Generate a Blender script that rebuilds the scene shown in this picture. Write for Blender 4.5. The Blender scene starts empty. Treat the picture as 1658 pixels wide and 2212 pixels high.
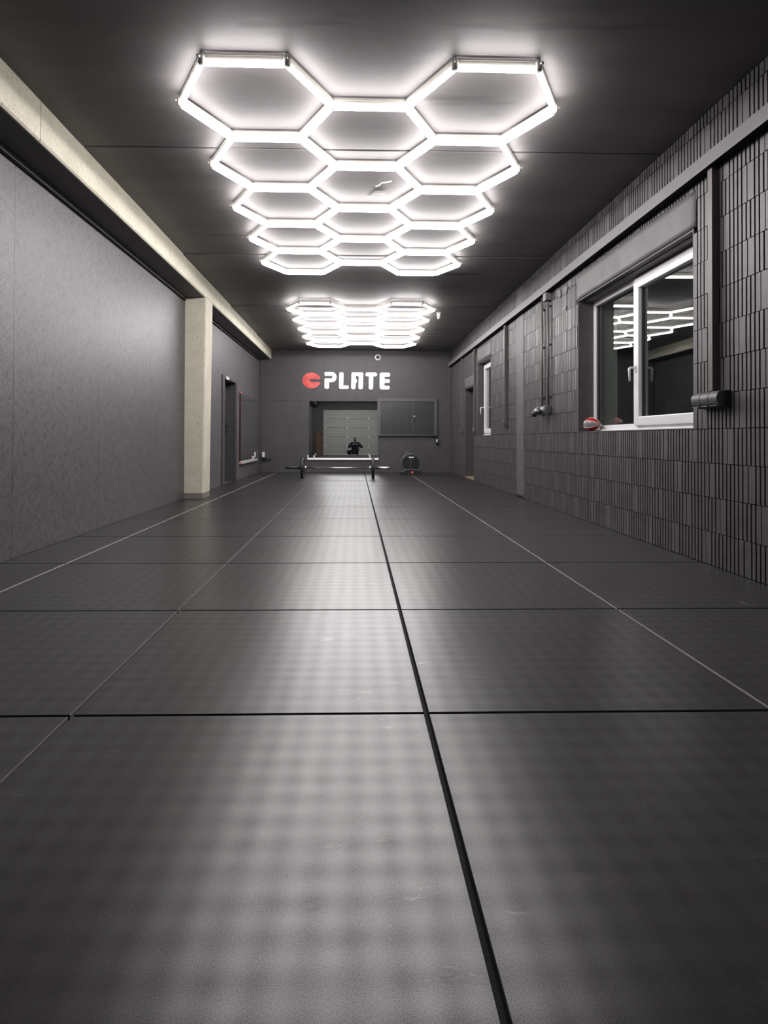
import bpy, bmesh, math, random
from mathutils import Vector, Matrix
random.seed(7)
PI = math.pi
S = bpy.context.scene
C = S.collection

# ------------------------------------------------------------------ camera
cam = bpy.data.cameras.new('camera')
camo = bpy.data.objects.new('camera', cam)
C.objects.link(camo)
cam.sensor_fit = 'VERTICAL'
cam.sensor_height = 36.0
cam.sensor_width = 36.0 * 1658 / 2212
cam.lens = 20.3245
cam.shift_x = 0.01468
cam.shift_y = -0.07734
cam.clip_start = 0.02
cam.clip_end = 100
CF = Vector((0.02303204, 0.99968471, 0.00999983))
CR = Vector((0.99972951, -0.02306308, 0.00299985))
CU = Vector((-0.00322953, -0.00992804, 0.9999455))
CAMH = 0.7847
camo.matrix_world = Matrix(((CR.x, CU.x, -CF.x, 0), (CR.y, CU.y, -CF.y, 0), (CR.z, CU.z, -CF.z, CAMH), (0, 0, 0, 1)))
S.camera = camo

# ------------------------------------------------------------------ world (night outside), view
w = bpy.data.worlds.new('night_sky')
S.world = w
w.use_nodes = True
w.node_tree.nodes['Background'].inputs[0].default_value = (0.10, 0.13, 0.20, 1)
w.node_tree.nodes['Background'].inputs[1].default_value = 0.02
S.view_settings.view_transform = 'Standard'
S.view_settings.look = 'None'
S.view_settings.exposure = 0.0
S.view_settings.gamma = 1.0
S.view_settings.use_curve_mapping = False
TUBE_POWER = 40.0

# ------------------------------------------------------------------ materials
def mat(name, col, rough=0.6, metal=0.0, spec=0.5, emit=None, estr=0.0, coat=0.0):
    m = bpy.data.materials.new(name)
    m.use_nodes = True
    b = m.node_tree.nodes['Principled BSDF']
    b.inputs['Base Color'].default_value = (*col, 1)
    b.inputs['Roughness'].default_value = rough
    b.inputs['Metallic'].default_value = metal
    b.inputs['Specular IOR Level'].default_value = spec
    if coat:
        b.inputs['Coat Weight'].default_value = coat
    if emit:
        b.inputs['Emission Color'].default_value = (*emit, 1)
        b.inputs['Emission Strength'].default_value = estr
    return m

class N:
    """small node-building helper for one material"""
    def __init__(s, m):
        s.t = m.node_tree
        s.b = s.t.nodes['Principled BSDF']
    def new(s, typ, **kw):
        n = s.t.nodes.new(typ)
        for k, v in kw.items():
            setattr(n, k, v)
        return n
    def coord(s, obj=True, scale=(1, 1, 1), rot=(0, 0, 0), world=False):
        if world:
            tc = s.new('ShaderNodeNewGeometry'); out = tc.outputs['Position']
        else:
            tc = s.new('ShaderNodeTexCoord'); out = tc.outputs['Object']
        mp = s.new('ShaderNodeMapping')
        mp.inputs['Scale'].default_value = scale
        mp.inputs['Rotation'].default_value = rot
        s.t.links.new(out, mp.inputs['Vector'])
        return mp.outputs['Vector']
    def noise(s, vec, scale, detail=3, rough=0.55, dist=0.0):
        n = s.new('ShaderNodeTexNoise')
        n.inputs['Scale'].default_value = scale
        n.inputs['Detail'].default_value = detail
        n.inputs['Roughness'].default_value = rough
        n.inputs['Distortion'].default_value = dist
        s.t.links.new(vec, n.inputs['Vector'])
        return n.outputs['Fac']
    def ramp(s, fac, stops):
        r = s.new('ShaderNodeValToRGB')
        e = r.color_ramp.elements
        while len(e) < len(stops):
            e.new(0.5)
        for el, (p, c) in zip(e, stops):
            el.position = p
            el.color = (*c, 1) if len(c) == 3 else c
        s.t.links.new(fac, r.inputs['Fac'])
        return r.outputs['Color']
    def mix(s, fac, a, b, mode='MIX'):
        n = s.new('ShaderNodeMix', data_type='RGBA', blend_type=mode)
        for sock, v in ((n.inputs[0], fac), (n.inputs[6], a), (n.inputs[7], b)):
            if isinstance(v, (int, float)):
                sock.default_value = v
            elif isinstance(v, tuple):
                sock.default_value = (*v, 1)
            else:
                s.t.links.new(v, sock)
        return n.outputs[2]
    def math(s, op, a, b=None, c=None):
        n = s.new('ShaderNodeMath', operation=op)
        for sock, v in zip(n.inputs, (a, b, c)):
            if v is None: continue
            if isinstance(v, (int, float)): sock.default_value = v
            else: s.t.links.new(v, sock)
        return n.outputs[0]
    def bump(s, h, strength=0.3, dist=0.005):
        n = s.new('ShaderNodeBump')
        n.inputs['Strength'].default_value = strength
        n.inputs['Distance'].default_value = dist
        s.t.links.new(h, n.inputs['Height'])
        s.t.links.new(n.outputs['Normal'], s.b.inputs['Normal'])
    def col(s, v): s.t.links.new(v, s.b.inputs['Base Color'])
    def rough(s, v): s.t.links.new(v, s.b.inputs['Roughness'])

M = {}
# dark painted block
m = M['block_paint'] = mat('block_paint', (0.1, 0.095, 0.1), 0.5, spec=0.75)
n = N(m); v = n.coord(world=True)
a = n.noise(v, 9, 4); b_ = n.noise(v, 140, 3)
n.col(n.ramp(a, [(0.3, (0.062, 0.057, 0.060)), (0.7, (0.088, 0.081, 0.085))]))
n.bump(n.math('ADD', n.math('MULTIPLY', b_, 0.5), a), 0.5, 0.003)
# plaster / lintel of block wall
m = M['plaster'] = mat('dark_plaster', (0.11, 0.105, 0.108), 0.55)
n = N(m); v = n.coord(world=True)
a = n.noise(v, 6, 5, 0.65); b_ = n.noise(v, 60, 4)
n.col(n.ramp(a, [(0.3, (0.10, 0.094, 0.096)), (0.75, (0.15, 0.141, 0.143))]))
n.bump(n.math('ADD', n.math('MULTIPLY', b_, 0.35), a), 0.6, 0.006)
# smooth dark paint (back wall, door frames, trunking)
m = M['paint'] = mat('dark_paint', (0.07, 0.066, 0.07), 0.55)
n = N(m); v = n.coord(world=True)
a = n.noise(v, 5, 4); b_ = n.noise(v, 220, 2)
n.col(n.ramp(a, [(0.3, (0.062, 0.058, 0.061)), (0.7, (0.078, 0.073, 0.077))]))
n.bump(b_, 0.25, 0.001)
M['trunk'] = mat('trunking_paint', (0.17, 0.158, 0.162), 0.45)
M['conduit'] = mat('conduit_paint', (0.12, 0.105, 0.10), 0.45)
# OSB board painted dark
m = M['osb'] = mat('painted_strand_board', (0.09, 0.085, 0.092), 0.48, spec=0.8)
n = N(m)
hs = []
for k, (rx, off) in enumerate([(0.5, 0), (-0.7, 3), (1.35, 7), (2.3, 11)]):
    tc = n.new('ShaderNodeNewGeometry'); mp = n.new('ShaderNodeMapping')
    mp.inputs['Location'].default_value = (off, off, off)
    n.t.links.new(tc.outputs['Position'], mp.inputs['Vector'])
    mp2 = n.new('ShaderNodeMapping'); mp2.inputs['Rotation'].default_value = (rx, 0, 0)
    n.t.links.new(mp.outputs['Vector'], mp2.inputs['Vector'])
    mp3 = n.new('ShaderNodeMapping'); mp3.inputs['Scale'].default_value = (20, 14, 90)
    n.t.links.new(mp2.outputs['Vector'], mp3.inputs['Vector'])
    hs.append(n.noise(mp3.outputs['Vector'], 1.0, 2, 0.5))
mx = n.math('MAXIMUM', n.math('MAXIMUM', hs[0], hs[1]), n.math('MAXIMUM', hs[2], hs[3]))
mn = n.math('MINIMUM', n.math('MINIMUM', hs[0], hs[1]), n.math('MINIMUM', hs[2], hs[3]))
h = n.math('MULTIPLY', n.math('ADD', mx, mn), 0.5)
n.col(n.ramp(h, [(0.41, (0.050, 0.048, 0.052)), (0.47, (0.100, 0.094, 0.102)), (0.56, (0.125, 0.118, 0.128))]))
n.bump(h, 0.5, 0.004)
# ceiling concrete painted dark
m = M['ceiling'] = mat('ceiling_paint', (0.07, 0.066, 0.068), 0.6)
n = N(m); v = n.coord(world=True, scale=(0.35, 1.6, 1)); v2 = n.coord(world=True)
a = n.noise(v, 2.2, 5, 0.6); b_ = n.noise(v2, 90, 3); c_ = n.noise(n.coord(world=True, scale=(0.5, 3.0, 1)), 1.1, 3)
base = n.ramp(a, [(0.3, (0.108, 0.100, 0.101)), (0.7, (0.155, 0.144, 0.143))])
base = n.mix(n.ramp(c_, [(0.26, (1, 1, 1)), (0.36, (0, 0, 0))]), base, (0.05, 0.043, 0.041))
n.col(base)
n.bump(n.math('ADD', n.math('MULTIPLY', b_, 0.5), a), 0.35, 0.003)
# raw cream concrete
m = M['concrete'] = mat('cream_concrete', (0.5, 0.47, 0.37), 0.7)
n = N(m); v = n.coord(world=True)
a = n.noise(v, 4, 6, 0.65); b_ = n.noise(v, 75, 4, 0.7); p = n.noise(n.coord(world=True), 17, 2)
base = n.ramp(a, [(0.3, (0.62, 0.585, 0.46)), (0.7, (0.76, 0.725, 0.60))])
base = n.mix(n.ramp(b_, [(0.36, (1, 1, 1)), (0.46, (0, 0, 0))]), base, (0.48, 0.45, 0.34))
base = n.mix(n.ramp(p, [(0.22, (1, 1, 1)), (0.26, (0, 0, 0))]), base, (0.14, 0.12, 0.09))
n.col(base)
n.bump(b_, 0.3, 0.002)
M['concrete_base'] = mat('grey_column_base', (0.22, 0.21, 0.18), 0.7)
# rubber mat
def rubber(name, side=False):
    m = mat(name, (0.03, 0.029, 0.03), 0.4)
    n = N(m); v = n.coord(world=True)
    g = n.new('ShaderNodeNewGeometry'); sx = n.new('ShaderNodeSeparateXYZ')
    n.t.links.new(g.outputs['Position'], sx.inputs[0])
    P = 0.0705
    cx = n.math('COSINE', n.math('MULTIPLY', sx.outputs[0], 2 * PI / P))
    cy = n.math('COSINE', n.math('MULTIPLY', sx.outputs[1], 2 * PI / P))
    wv = n.math('ADD', n.math('MULTIPLY', n.math('ADD', cx, cy), 0.25), 0.5)      # 0..1 waffle
    big = n.noise(v, 2.2, 4, 0.6); fine = n.noise(v, 420, 2); spk = n.noise(v, 620, 1)
    streak = n.noise(n.coord(world=True, scale=(1.0, 6.0, 1)), 3.2, 5, 0.65)
    base = n.ramp(big, [(0.3, (0.021, 0.0192, 0.0195)), (0.7, (0.030, 0.0275, 0.028))])
    scuff = n.noise(n.coord(world=True, scale=(1.0, 2.3, 1)), 6.0, 5, 0.75, 0.6)
    region = n.noise(v, 0.8, 1)
    sc = n.math('MULTIPLY', n.ramp(scuff, [(0.61, (0, 0, 0)), (0.70, (1, 1, 1))]), n.ramp(region, [(0.47, (0, 0, 0)), (0.58, (1, 1, 1))]))
    base = n.mix(n.math('MULTIPLY', sc, 0.35), base, (0.30, 0.28, 0.27))
    base = n.mix(n.math('MULTIPLY', n.ramp(spk, [(0.55, (0, 0, 0)), (0.72, (1, 1, 1))]), 0.35), base, (0.11, 0.105, 0.105))
    n.col(base)
    warp = n.noise(v, 7.0, 2)
    wv = n.math('ADD', n.math('MULTIPLY', n.math('SUBTRACT', wv, 0.5), n.math('MULTIPLY', warp, 1.6)), 0.5)
    r = n.math('ADD', n.math('MULTIPLY', wv, 0.035), 0.30)
    r = n.math('ADD', r, n.math('MULTIPLY', n.math('SUBTRACT', streak, 0.5), 0.05))
    n.rough(r)
    s_ = n.math('ADD', n.math('SUBTRACT', 0.80, n.math('MULTIPLY', wv, 0.36)), n.math('MULTIPLY', n.math('SUBTRACT', fine, 0.5), 1.3))
    n.t.links.new(s_, n.b.inputs['Specular IOR Level'])
    n.bump(fine, 0.10, 0.0006)
    return m
M['rubber'] = rubber('rubber_mat')
M['rubber_edge'] = mat('dusty_cut_rubber_edge', (0.48, 0.46, 0.45), 0.8)  # light falling on the dusty mat sides is painted into this tone
M['rubber_edge_grey'] = mat('grey_cut_rubber_edge', (0.30, 0.285, 0.28), 0.8)  # dimmer copy, less light painted into these mat sides
M['subfloor'] = mat('dark_screed', (0.02, 0.02, 0.02), 0.9)  # also painted shade on unlit mat sides and inside the trunking
M['tube'] = mat('light_diffuser', (0.9, 0.9, 0.9), 0.4, emit=(1.0, 0.962, 0.962), estr=TUBE_POWER)
M['housing'] = mat('light_housing', (0.55, 0.53, 0.48), 0.4)
M['clear_plastic'] = mat('translucent_connector', (0.8, 0.79, 0.72), 0.25)
M['pvc'] = mat('white_window_plastic', (0.80, 0.79, 0.80), 0.3)
M['gasket'] = mat('grey_gasket', (0.06, 0.06, 0.065), 0.6)
M['white'] = mat('white_paint', (0.85, 0.85, 0.84), 0.5)
M['red'] = mat('red_paint', (0.75, 0.075, 0.065), 0.5)
n = N(M['red']); v = n.coord(world=True)
n.col(n.ramp(n.noise(v, 9, 3), [(0.35, (0.72, 0.06, 0.055)), (0.68, (0.85, 0.16, 0.14))]))
M['black_plastic'] = mat('black_plastic', (0.02, 0.02, 0.022), 0.35)
M['socket_grey'] = mat('grey_socket_plastic', (0.10, 0.10, 0.11), 0.4)
M['light_grey'] = mat('light_grey_plastic', (0.55, 0.55, 0.54), 0.4)
M['steel'] = mat('brushed_steel', (0.62, 0.62, 0.60), 0.28, 1.0)
M['bright_alu'] = mat('bright_aluminium', (0.92, 0.92, 0.90), 0.38, 0.7)
M['ext_plaster'] = mat('grey_green_render', (0.46, 0.475, 0.46), 0.8)
M['black_rubber'] = mat('black_bumper_rubber', (0.018, 0.018, 0.02), 0.45)
M['mirror'] = mat('mirror_glass', (0.86, 0.89, 0.88), 0.0, 1.0)
M['mirror_edge'] = mat('green_mirror_edge', (0.02, 0.06, 0.045), 0.2)
M['dark_red'] = mat('dark_red_strip', (0.045, 0.008, 0.006), 0.35)
M['pink_red'] = mat('red_end_cap', (0.9, 0.30, 0.26), 0.3)
M['leather_red'] = mat('red_leather', (0.42, 0.028, 0.03), 0.3)
M['leather_grey'] = mat('silver_grey_leather', (0.24, 0.23, 0.235), 0.2)
M['seam'] = mat('pale_seam', (0.75, 0.68, 0.55), 0.5)
M['door_leaf'] = mat('dark_door', (0.045, 0.044, 0.052), 0.45)
M['door_frame'] = mat('dark_door_frame', (0.075, 0.072, 0.078), 0.4)
M['hatch'] = mat('dark_hatch_board', (0.05, 0.052, 0.056), 0.3)
n = N(M['hatch']); v = n.coord(world=True, scale=(14, 1, 0.6))
n.col(n.ramp(n.noise(v, 2, 3), [(0.3, (0.036, 0.038, 0.041)), (0.7, (0.050, 0.052, 0.056))]))
M['hatch_frame'] = mat('hatch_frame', (0.095, 0.09, 0.095), 0.4)
M['garage'] = mat('grey_garage_steel', (0.47, 0.485, 0.46), 0.4)
M['jacket'] = mat('dark_navy_jacket', (0.012, 0.015, 0.03), 0.7)
M['trousers'] = mat('black_trousers', (0.012, 0.012, 0.018), 0.75)
M['skin'] = mat('skin', (0.52, 0.30, 0.21), 0.5)
M['hair'] = mat('dark_hair', (0.012, 0.009, 0.008), 0.6)
M['shoe'] = mat('shoe', (0.30, 0.28, 0.26), 0.6)
M['wood'] = mat('brown_timber', (0.16, 0.085, 0.05), 0.6)
n = N(M['wood']); v = n.coord(world=True, scale=(30, 30, 1.2))
n.col(n.ramp(n.noise(v, 2, 4), [(0.3, (0.07, 0.036, 0.024)), (0.7, (0.26, 0.15, 0.09))]))
M['threshold'] = mat('pale_wood_threshold', (0.30, 0.24, 0.16), 0.6)
M['cable'] = mat('pale_cable', (0.75, 0.72, 0.64), 0.4)
m = M['glass'] = bpy.data.materials.new('window_glass')
m.use_nodes = True
t = m.node_tree; t.nodes.clear()
o_ = t.nodes.new('ShaderNodeOutputMaterial'); mixs = t.nodes.new('ShaderNodeMixShader')
lw = t.nodes.new('ShaderNodeLayerWeight'); lw.inputs['Blend'].default_value = 0.5
p4 = t.nodes.new('ShaderNodeMath'); p4.operation = 'POWER'; p4.inputs[1].default_value = 4.0; t.links.new(lw.outputs['Facing'], p4.inputs[0])
fr = t.nodes.new('ShaderNodeMath'); fr.operation = 'MULTIPLY_ADD'; fr.inputs[1].default_value = 0.88; fr.inputs[2].default_value = 0.08; t.links.new(p4.outputs[0], fr.inputs[0])
tr = t.nodes.new('ShaderNodeBsdfTransparent'); tr.inputs['Color'].default_value = (0.84, 0.87, 0.85, 1)
gl = t.nodes.new('ShaderNodeBsdfGlossy'); gl.inputs['Roughness'].default_value = 0.01
t.links.new(fr.outputs[0], mixs.inputs[0]); t.links.new(tr.outputs[0], mixs.inputs[1]); t.links.new(gl.outputs[0], mixs.inputs[2])
t.links.new(mixs.outputs[0], o_.inputs[0])

# ------------------------------------------------------------------ mesh helpers
class MB:
    def __init__(s):
        s.v = []; s.f = []; s.mi = []; s.sm = []
    def add(s, vs, fs, mi=0, smooth=False):
        o = len(s.v)
        s.v += [tuple(v) for v in vs]
        for f in fs:
            s.f.append([i + o for i in f]); s.mi.append(mi); s.sm.append(smooth)
        return s
    def box(s, x0, x1, y0, y1, z0, z1, mi=0, mis=None):
        vs = [(x0, y0, z0), (x1, y0, z0), (x1, y1, z0), (x0, y1, z0), (x0, y0, z1), (x1, y0, z1), (x1, y1, z1), (x0, y1, z1)]
        fs = [(0, 3, 2, 1), (4, 5, 6, 7), (0, 1, 5, 4), (1, 2, 6, 5), (2, 3, 7, 6), (3, 0, 4, 7)]
        s.add(vs, fs, mi)
        if mis:
            for k, q in enumerate(mis): s.mi[-6 + k] = q
        return s
    def bbox(s, x0, x1, y0, y1, z0, z1, b=0.003, mi=0):
        """box with chamfered edges"""
        bm = bmesh.new()
        bmesh.ops.create_cube(bm, size=1)
        for v in bm.verts:
            v.co = Vector(((x0 + x1) / 2 + v.co.x * (x1 - x0), (y0 + y1) / 2 + v.co.y * (y1 - y0), (z0 + z1) / 2 + v.co.z * (z1 - z0)))
        bmesh.ops.bevel(bm, geom=bm.edges[:], offset=b, segments=2, affect='EDGES', profile=0.6)
        s.frombm(bm, mi)
        return s
    def frombm(s, bm, mi=0, smooth=False):
        bm.verts.ensure_lookup_table()
        bm.verts.index_update()
        s.add([v.co[:] for v in bm.verts], [[v.index for v in f.verts] for f in bm.faces], mi, smooth)
        bm.free()
        return s
    def prism(s, pts, axis, a, b, mi=0):
        """2-D outline extruded along axis ('x': pts=(y,z); 'y': pts=(x,z); 'z': pts=(x,y))"""
        def P(p, t):
            return (t, p[0], p[1]) if axis == 'x' else (p[0], t, p[1]) if axis == 'y' else (p[0], p[1], t)
        n_ = len(pts)
        vs = [P(p, a) for p in pts] + [P(p, b) for p in pts]
        fs = [list(range(n_))[::-1], list(range(n_, 2 * n_))] + [(i, (i + 1) % n_, n_ + (i + 1) % n_, n_ + i) for i in range(n_)]
        return s.add(vs, fs, mi)
    def tube(s, path, r, seg=10, mi=0, caps=True, smooth=True):
        path = [Vector(p) for p in path]
        rs = r if isinstance(r, (list, tuple)) else [r] * len(path)
        vs = []; up = None
        for i, p in enumerate(path):
            d = (path[min(i + 1, len(path) - 1)] - path[max(i - 1, 0)]).normalized()
            if up is None:
                up = Vector((0, 0, 1)) if abs(d.z) < 0.9 else Vector((0, 1, 0))
            x = d.cross(up).normalized(); up = x.cross(d).normalized()
            for k in range(seg):
                a = 2 * PI * k / seg
                vs.append(p + (x * math.cos(a) + up * math.sin(a)) * rs[i])
        fs = [(i * seg + k, i * seg + (k + 1) % seg, (i + 1) * seg + (k + 1) % seg, (i + 1) * seg + k) for i in range(len(path) - 1) for k in range(seg)]
        s.add(vs, fs, mi, smooth)
        if caps:
            o = len(s.v) - len(vs)
            s.f.append([o + k for k in range(seg)][::-1]); s.mi.append(mi); s.sm.append(False)
            e = o + (len(path) - 1) * seg
            s.f.append([e + k for k in range(seg)]); s.mi.append(mi); s.sm.append(False)
        return s
    def lathe(s, prof, c, axis='z', seg=24, mi=0, smooth=True, sx=1.0, sy=1.0):
        """prof: list of (radius, height along axis)"""
        c = Vector(c); vs = []
        for r, h_ in prof:
            for k in range(seg):
                a = 2 * PI * k / seg
                u, v = r * math.cos(a) * sx, r * math.sin(a) * sy
                q = (u, v, h_) if axis == 'z' else (h_, u, v) if axis == 'x' else (v, h_, u)
                vs.append(c + Vector(q))
        fs = [(i * seg + k, i * seg + (k + 1) % seg, (i + 1) * seg + (k + 1) % seg, (i + 1) * seg + k) for i in range(len(prof) - 1) for k in range(seg)]
        s.add(vs, fs, mi, smooth)
        o = len(s.v) - len(vs); e = o + (len(prof) - 1) * seg
        s.f.append([o + k for k in range(seg)][::-1]); s.mi.append(mi); s.sm.append(False)
        s.f.append([e + k for k in range(seg)]); s.mi.append(mi); s.sm.append(False)
        return s
    def mesh(s, name, mats, off=(0, 0, 0)):
        me = bpy.data.meshes.new(name)
        me.from_pydata([(v[0] - off[0], v[1] - off[1], v[2] - off[2]) for v in s.v], [], s.f)
        for m_ in (mats if isinstance(mats, (list, tuple)) else [mats]):
            me.materials.append(m_)
        me.polygons.foreach_set('material_index', s.mi)
        me.polygons.foreach_set('use_smooth', s.sm)
        me.update()
        bm = bmesh.new(); bm.from_mesh(me)
        bmesh.ops.recalc_face_normals(bm, faces=bm.faces[:])
        bm.to_mesh(me); bm.free()
        return me

def org(parent):
    o = Vector((0, 0, 0))
    while parent is not None:
        o += parent.location; parent = parent.parent
    return o

def obj(name, mb, mats, parent=None, loc=None, **props):
    """link one mesh object; mb vertices are world coordinates, kept so under an unrotated parent"""
    if isinstance(mb, MB):
        po = org(parent)
        l = Vector(loc) if loc is not None else po
        me = mb.mesh(name, mats, l)
        o = bpy.data.objects.new(name, me); o.location = l - po
    else:
        o = bpy.data.objects.new(name, mb); o.location = loc or (0, 0, 0)
    C.objects.link(o)
    if parent is not None: o.parent = parent
    for k, v in props.items(): o[k] = v
    return o

def thing(name, label, cat, loc=(0, 0, 0), group=None, rz=0):
    o = bpy.data.objects.new(name, None); C.objects.link(o)
    o.empty_display_size = 0.1
    o.location = loc; o.rotation_euler = (0, 0, rz)
    o['label'] = label; o['category'] = cat
    if group: o['group'] = group
    return o

def struct(name, mb, mats, label, parent=None, cat=None):
    o = obj(name, mb, mats, parent)
    o['kind'] = 'structure'; o['label'] = label
    if cat: o['category'] = cat
    return o

def fillet(pts):
    """pts: (x, y, r) -> rounded outline"""
    out = []; n_ = len(pts)
    for i, p in enumerate(pts):
        r = p[2] if len(p) > 2 else 0
        P = Vector(p[:2]); A = Vector(pts[i - 1][:2]); B = Vector(pts[(i + 1) % n_][:2])
        if r <= 0:
            out.append(tuple(P)); continue
        a = (A - P); b = (B - P)
        la, lb = a.length, b.length
        a.normalize(); b.normalize()
        ang = a.angle(b)
        if ang > 3.1:
            out.append(tuple(P)); continue
        d = min(r / math.tan(ang / 2), la * 0.49, lb * 0.49)
        r2 = d * math.tan(ang / 2)
        c = P + (a + b).normalized() * (r2 / math.sin(ang / 2))
        s0 = P + a * d - c; s1 = P + b * d - c
        t0 = math.atan2(s0.y, s0.x); t1 = math.atan2(s1.y, s1.x)
        dt = (t1 - t0 + PI) % (2 * PI) - PI
        for k in range(7):
            t = t0 + dt * k / 6
            out.append((c.x + r2 * math.cos(t), c.y + r2 * math.sin(t)))
    return out

# ------------------------------------------------------------------ room shell
XL, XR, YB, YR = -2.22, 2.22, 13.4, -4.8
# floor: dark screed and rubber mats laid on it
floor = struct('floor', MB().box(-2.5, 2.6, YR - 0.3, YB + 0.3, -0.14, -0.02), M['subfloor'], 'black rubber mat floor of square mats with thin open joints', cat='floor')
xs = [-2.215, -1.800 + 0.0, -0.800, 0.205, 1.210, 2.215]
ys = [YR + 0.005] + [1.658 + k for k in range(-6, 12)] + [YB - 0.01]
G = 0.0055
mats_cache = {}
for i in range(len(xs) - 1):
    for j in range(len(ys) - 1):
        gx0 = G if i else 0; gx1 = G if i < len(xs) - 2 else 0
        if i == 2: gx1 = 0.007
        if i == 3: gx0 = 0.007
        if i == 4: gx0 = 0.004
        if i == 3: gx1 = 0.004
        x0, x1, y0, y1 = xs[i] + gx0, xs[i + 1] - gx1, ys[j] + G, ys[j + 1] - G
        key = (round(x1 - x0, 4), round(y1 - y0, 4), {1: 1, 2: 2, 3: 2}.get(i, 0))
        cxm, cym = (x0 + x1) / 2, (y0 + y1) / 2
        if key not in mats_cache:
            hx, hy = key[0] / 2, key[1] / 2; b = 0.0015
            mb = MB()
            vs = [(-hx, -hy, -.02), (hx, -hy, -.02), (hx, hy, -.02), (-hx, hy, -.02),
                  (-hx, -hy, -b), (hx, -hy, -b), (hx, hy, -b), (-hx, hy, -b),
                  (-hx + b, -hy + b, 0), (hx - b, -hy + b, 0), (hx - b, hy - b, 0), (-hx + b, hy - b, 0)]
            mb.add(vs, [(8, 9, 10, 11)], 0)
            mb.add([], [], 0)
            o0 = 0
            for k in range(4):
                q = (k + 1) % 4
                mb.f.append([k, q, 4 + q, 4 + k]); mb.mi.append(1 if k % 2 else 2); mb.sm.append(False)  # left and right faces get painted light, front and back painted shade
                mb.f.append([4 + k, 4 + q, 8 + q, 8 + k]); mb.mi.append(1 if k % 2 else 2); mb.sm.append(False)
            mats_cache[key] = mb.mesh('rubber_mat', [M['rubber'], (M['rubber_edge'], M['rubber_edge_grey'], M['subfloor'])[key[2]], M['subfloor']])  # edge light painted per column
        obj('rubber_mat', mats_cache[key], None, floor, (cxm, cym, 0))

# ceiling: backing and precast slabs
ceil = struct('ceiling', MB().box(-2.5, 2.6, YR - 0.3, YB + 0.3, 2.93, 3.0), M['ceiling'], 'dark painted ceiling of concrete slabs', cat='ceiling')
cy = [YR, -3.17, -0.73, 1.71, 4.15, 6.541, 9.042, 11.423, YB + 0.02]
cz = [2.864, 2.864, 2.864, 2.864, 2.864, 2.854, 2.840, 2.825]
for k in range(8):
    g0, g1 = 0.007, 0.007
    z = cz[k]; y0, y1 = cy[k] + g0, cy[k + 1] - g1; b = 0.006
    prof = [(y0, 2.93), (y0, z + b), (y0 + b, z), (y1 - b, z), (y1, z + b), (y1, 2.93)]
    obj('ceiling_slab', MB().prism(prof, 'x', -2.24, 2.27), M['ceiling'], ceil, loc=(0, (y0 + y1) / 2, z))

# ---- left wall: core, boards, gap, beam, column
def cut_boxes(mb, x0, x1, ya, yb, za, zb, holes):
    """solid wall slab between x0,x1 split around rectangular holes (y0,y1,z0,z1)"""
    ycuts = sorted({ya, yb, *[h for H_ in holes for h in H_[:2]]})
    for a, b in zip(ycuts, ycuts[1:]):
        hz = sorted([(H_[2], H_[3]) for H_ in holes if H_[0] < (a + b) / 2 < H_[1]])
        z = za
        for h0, h1 in hz:
            if h0 > z: mb.box(x0, x1, a, b, z, h0)
            z = h1
        if z < zb: mb.box(x0, x1, a, b, z, zb)
DL = (9.76, 10.68, 0.0, 1.795)          # left door opening
mb = MB(); cut_boxes(mb, -2.6, -2.245, YR - 0.3, YB + 0.3, -0.02, 2.93, [DL])
wl = struct('wall_left', mb, M['paint'], 'left wall clad in dark painted strand board below a concrete beam', cat='wall')
byl = [YR, -3.7, -2.45, -1.2, 0.05, 1.3, 2.55, 3.80, 5.05, 6.30, 7.55]
for a, b in zip(byl, byl[1:]):
    obj('strand_board', MB().box(-2.243, XL, a + 0.0012, b - 0.0012, 0.0, 2.555), M['osb'], wl)
for a, b, z0 in ((7.55, 9.76, 0), (9.76, 10.68, 1.795), (10.68, 11.93, 0), (11.93, YB - 0.03, 0)):
    obj('strand_board', MB().box(-2.243, XL, a + 0.0012, b - 0.0012, z0, 2.555), M['osb'], wl)
obj('batten', MB().box(-2.245, -2.205, YR, YB - 0.02, 2.578, 2.594), M['paint'], wl)

def beam_seg(a, b):
    a += 0.0015; b -= 0.0015
    pr = [(-2.245, 2.615), (-1.962, 2.615), (-1.95, 2.627), (-1.95, 2.93), (-2.245, 2.93)]
    return MB().prism(pr, 'y', a + 0.0015, b - 0.0015)
beam = thing('concrete_beam', 'cream raw concrete beam running along the top of the left wall', 'beam', (-2.1, 4, 2.615))
beam['kind'] = 'structure'
obj('beam_segment', beam_seg(YR, -0.9), M['paint'], beam, label='dark painted end of the beam')  # rear end of the beam in the dark wall colour
for a, b in ((-0.9, 3.60), (3.60, 7.60), (7.60, 7.90), (7.90, YB - 0.01)):
    obj('beam_segment', beam_seg(a, b), M['concrete'], beam)
# thin dark sheets along the underside of the beam
obj('painted_underside', MB().box(-2.205, -1.968, YR, 7.54, 2.612, 2.6149), M['paint'], beam)
obj('painted_underside', MB().box(-2.205, -1.968, 7.91, YB - 0.01, 2.612, 2.6149), M['paint'], beam)

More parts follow.
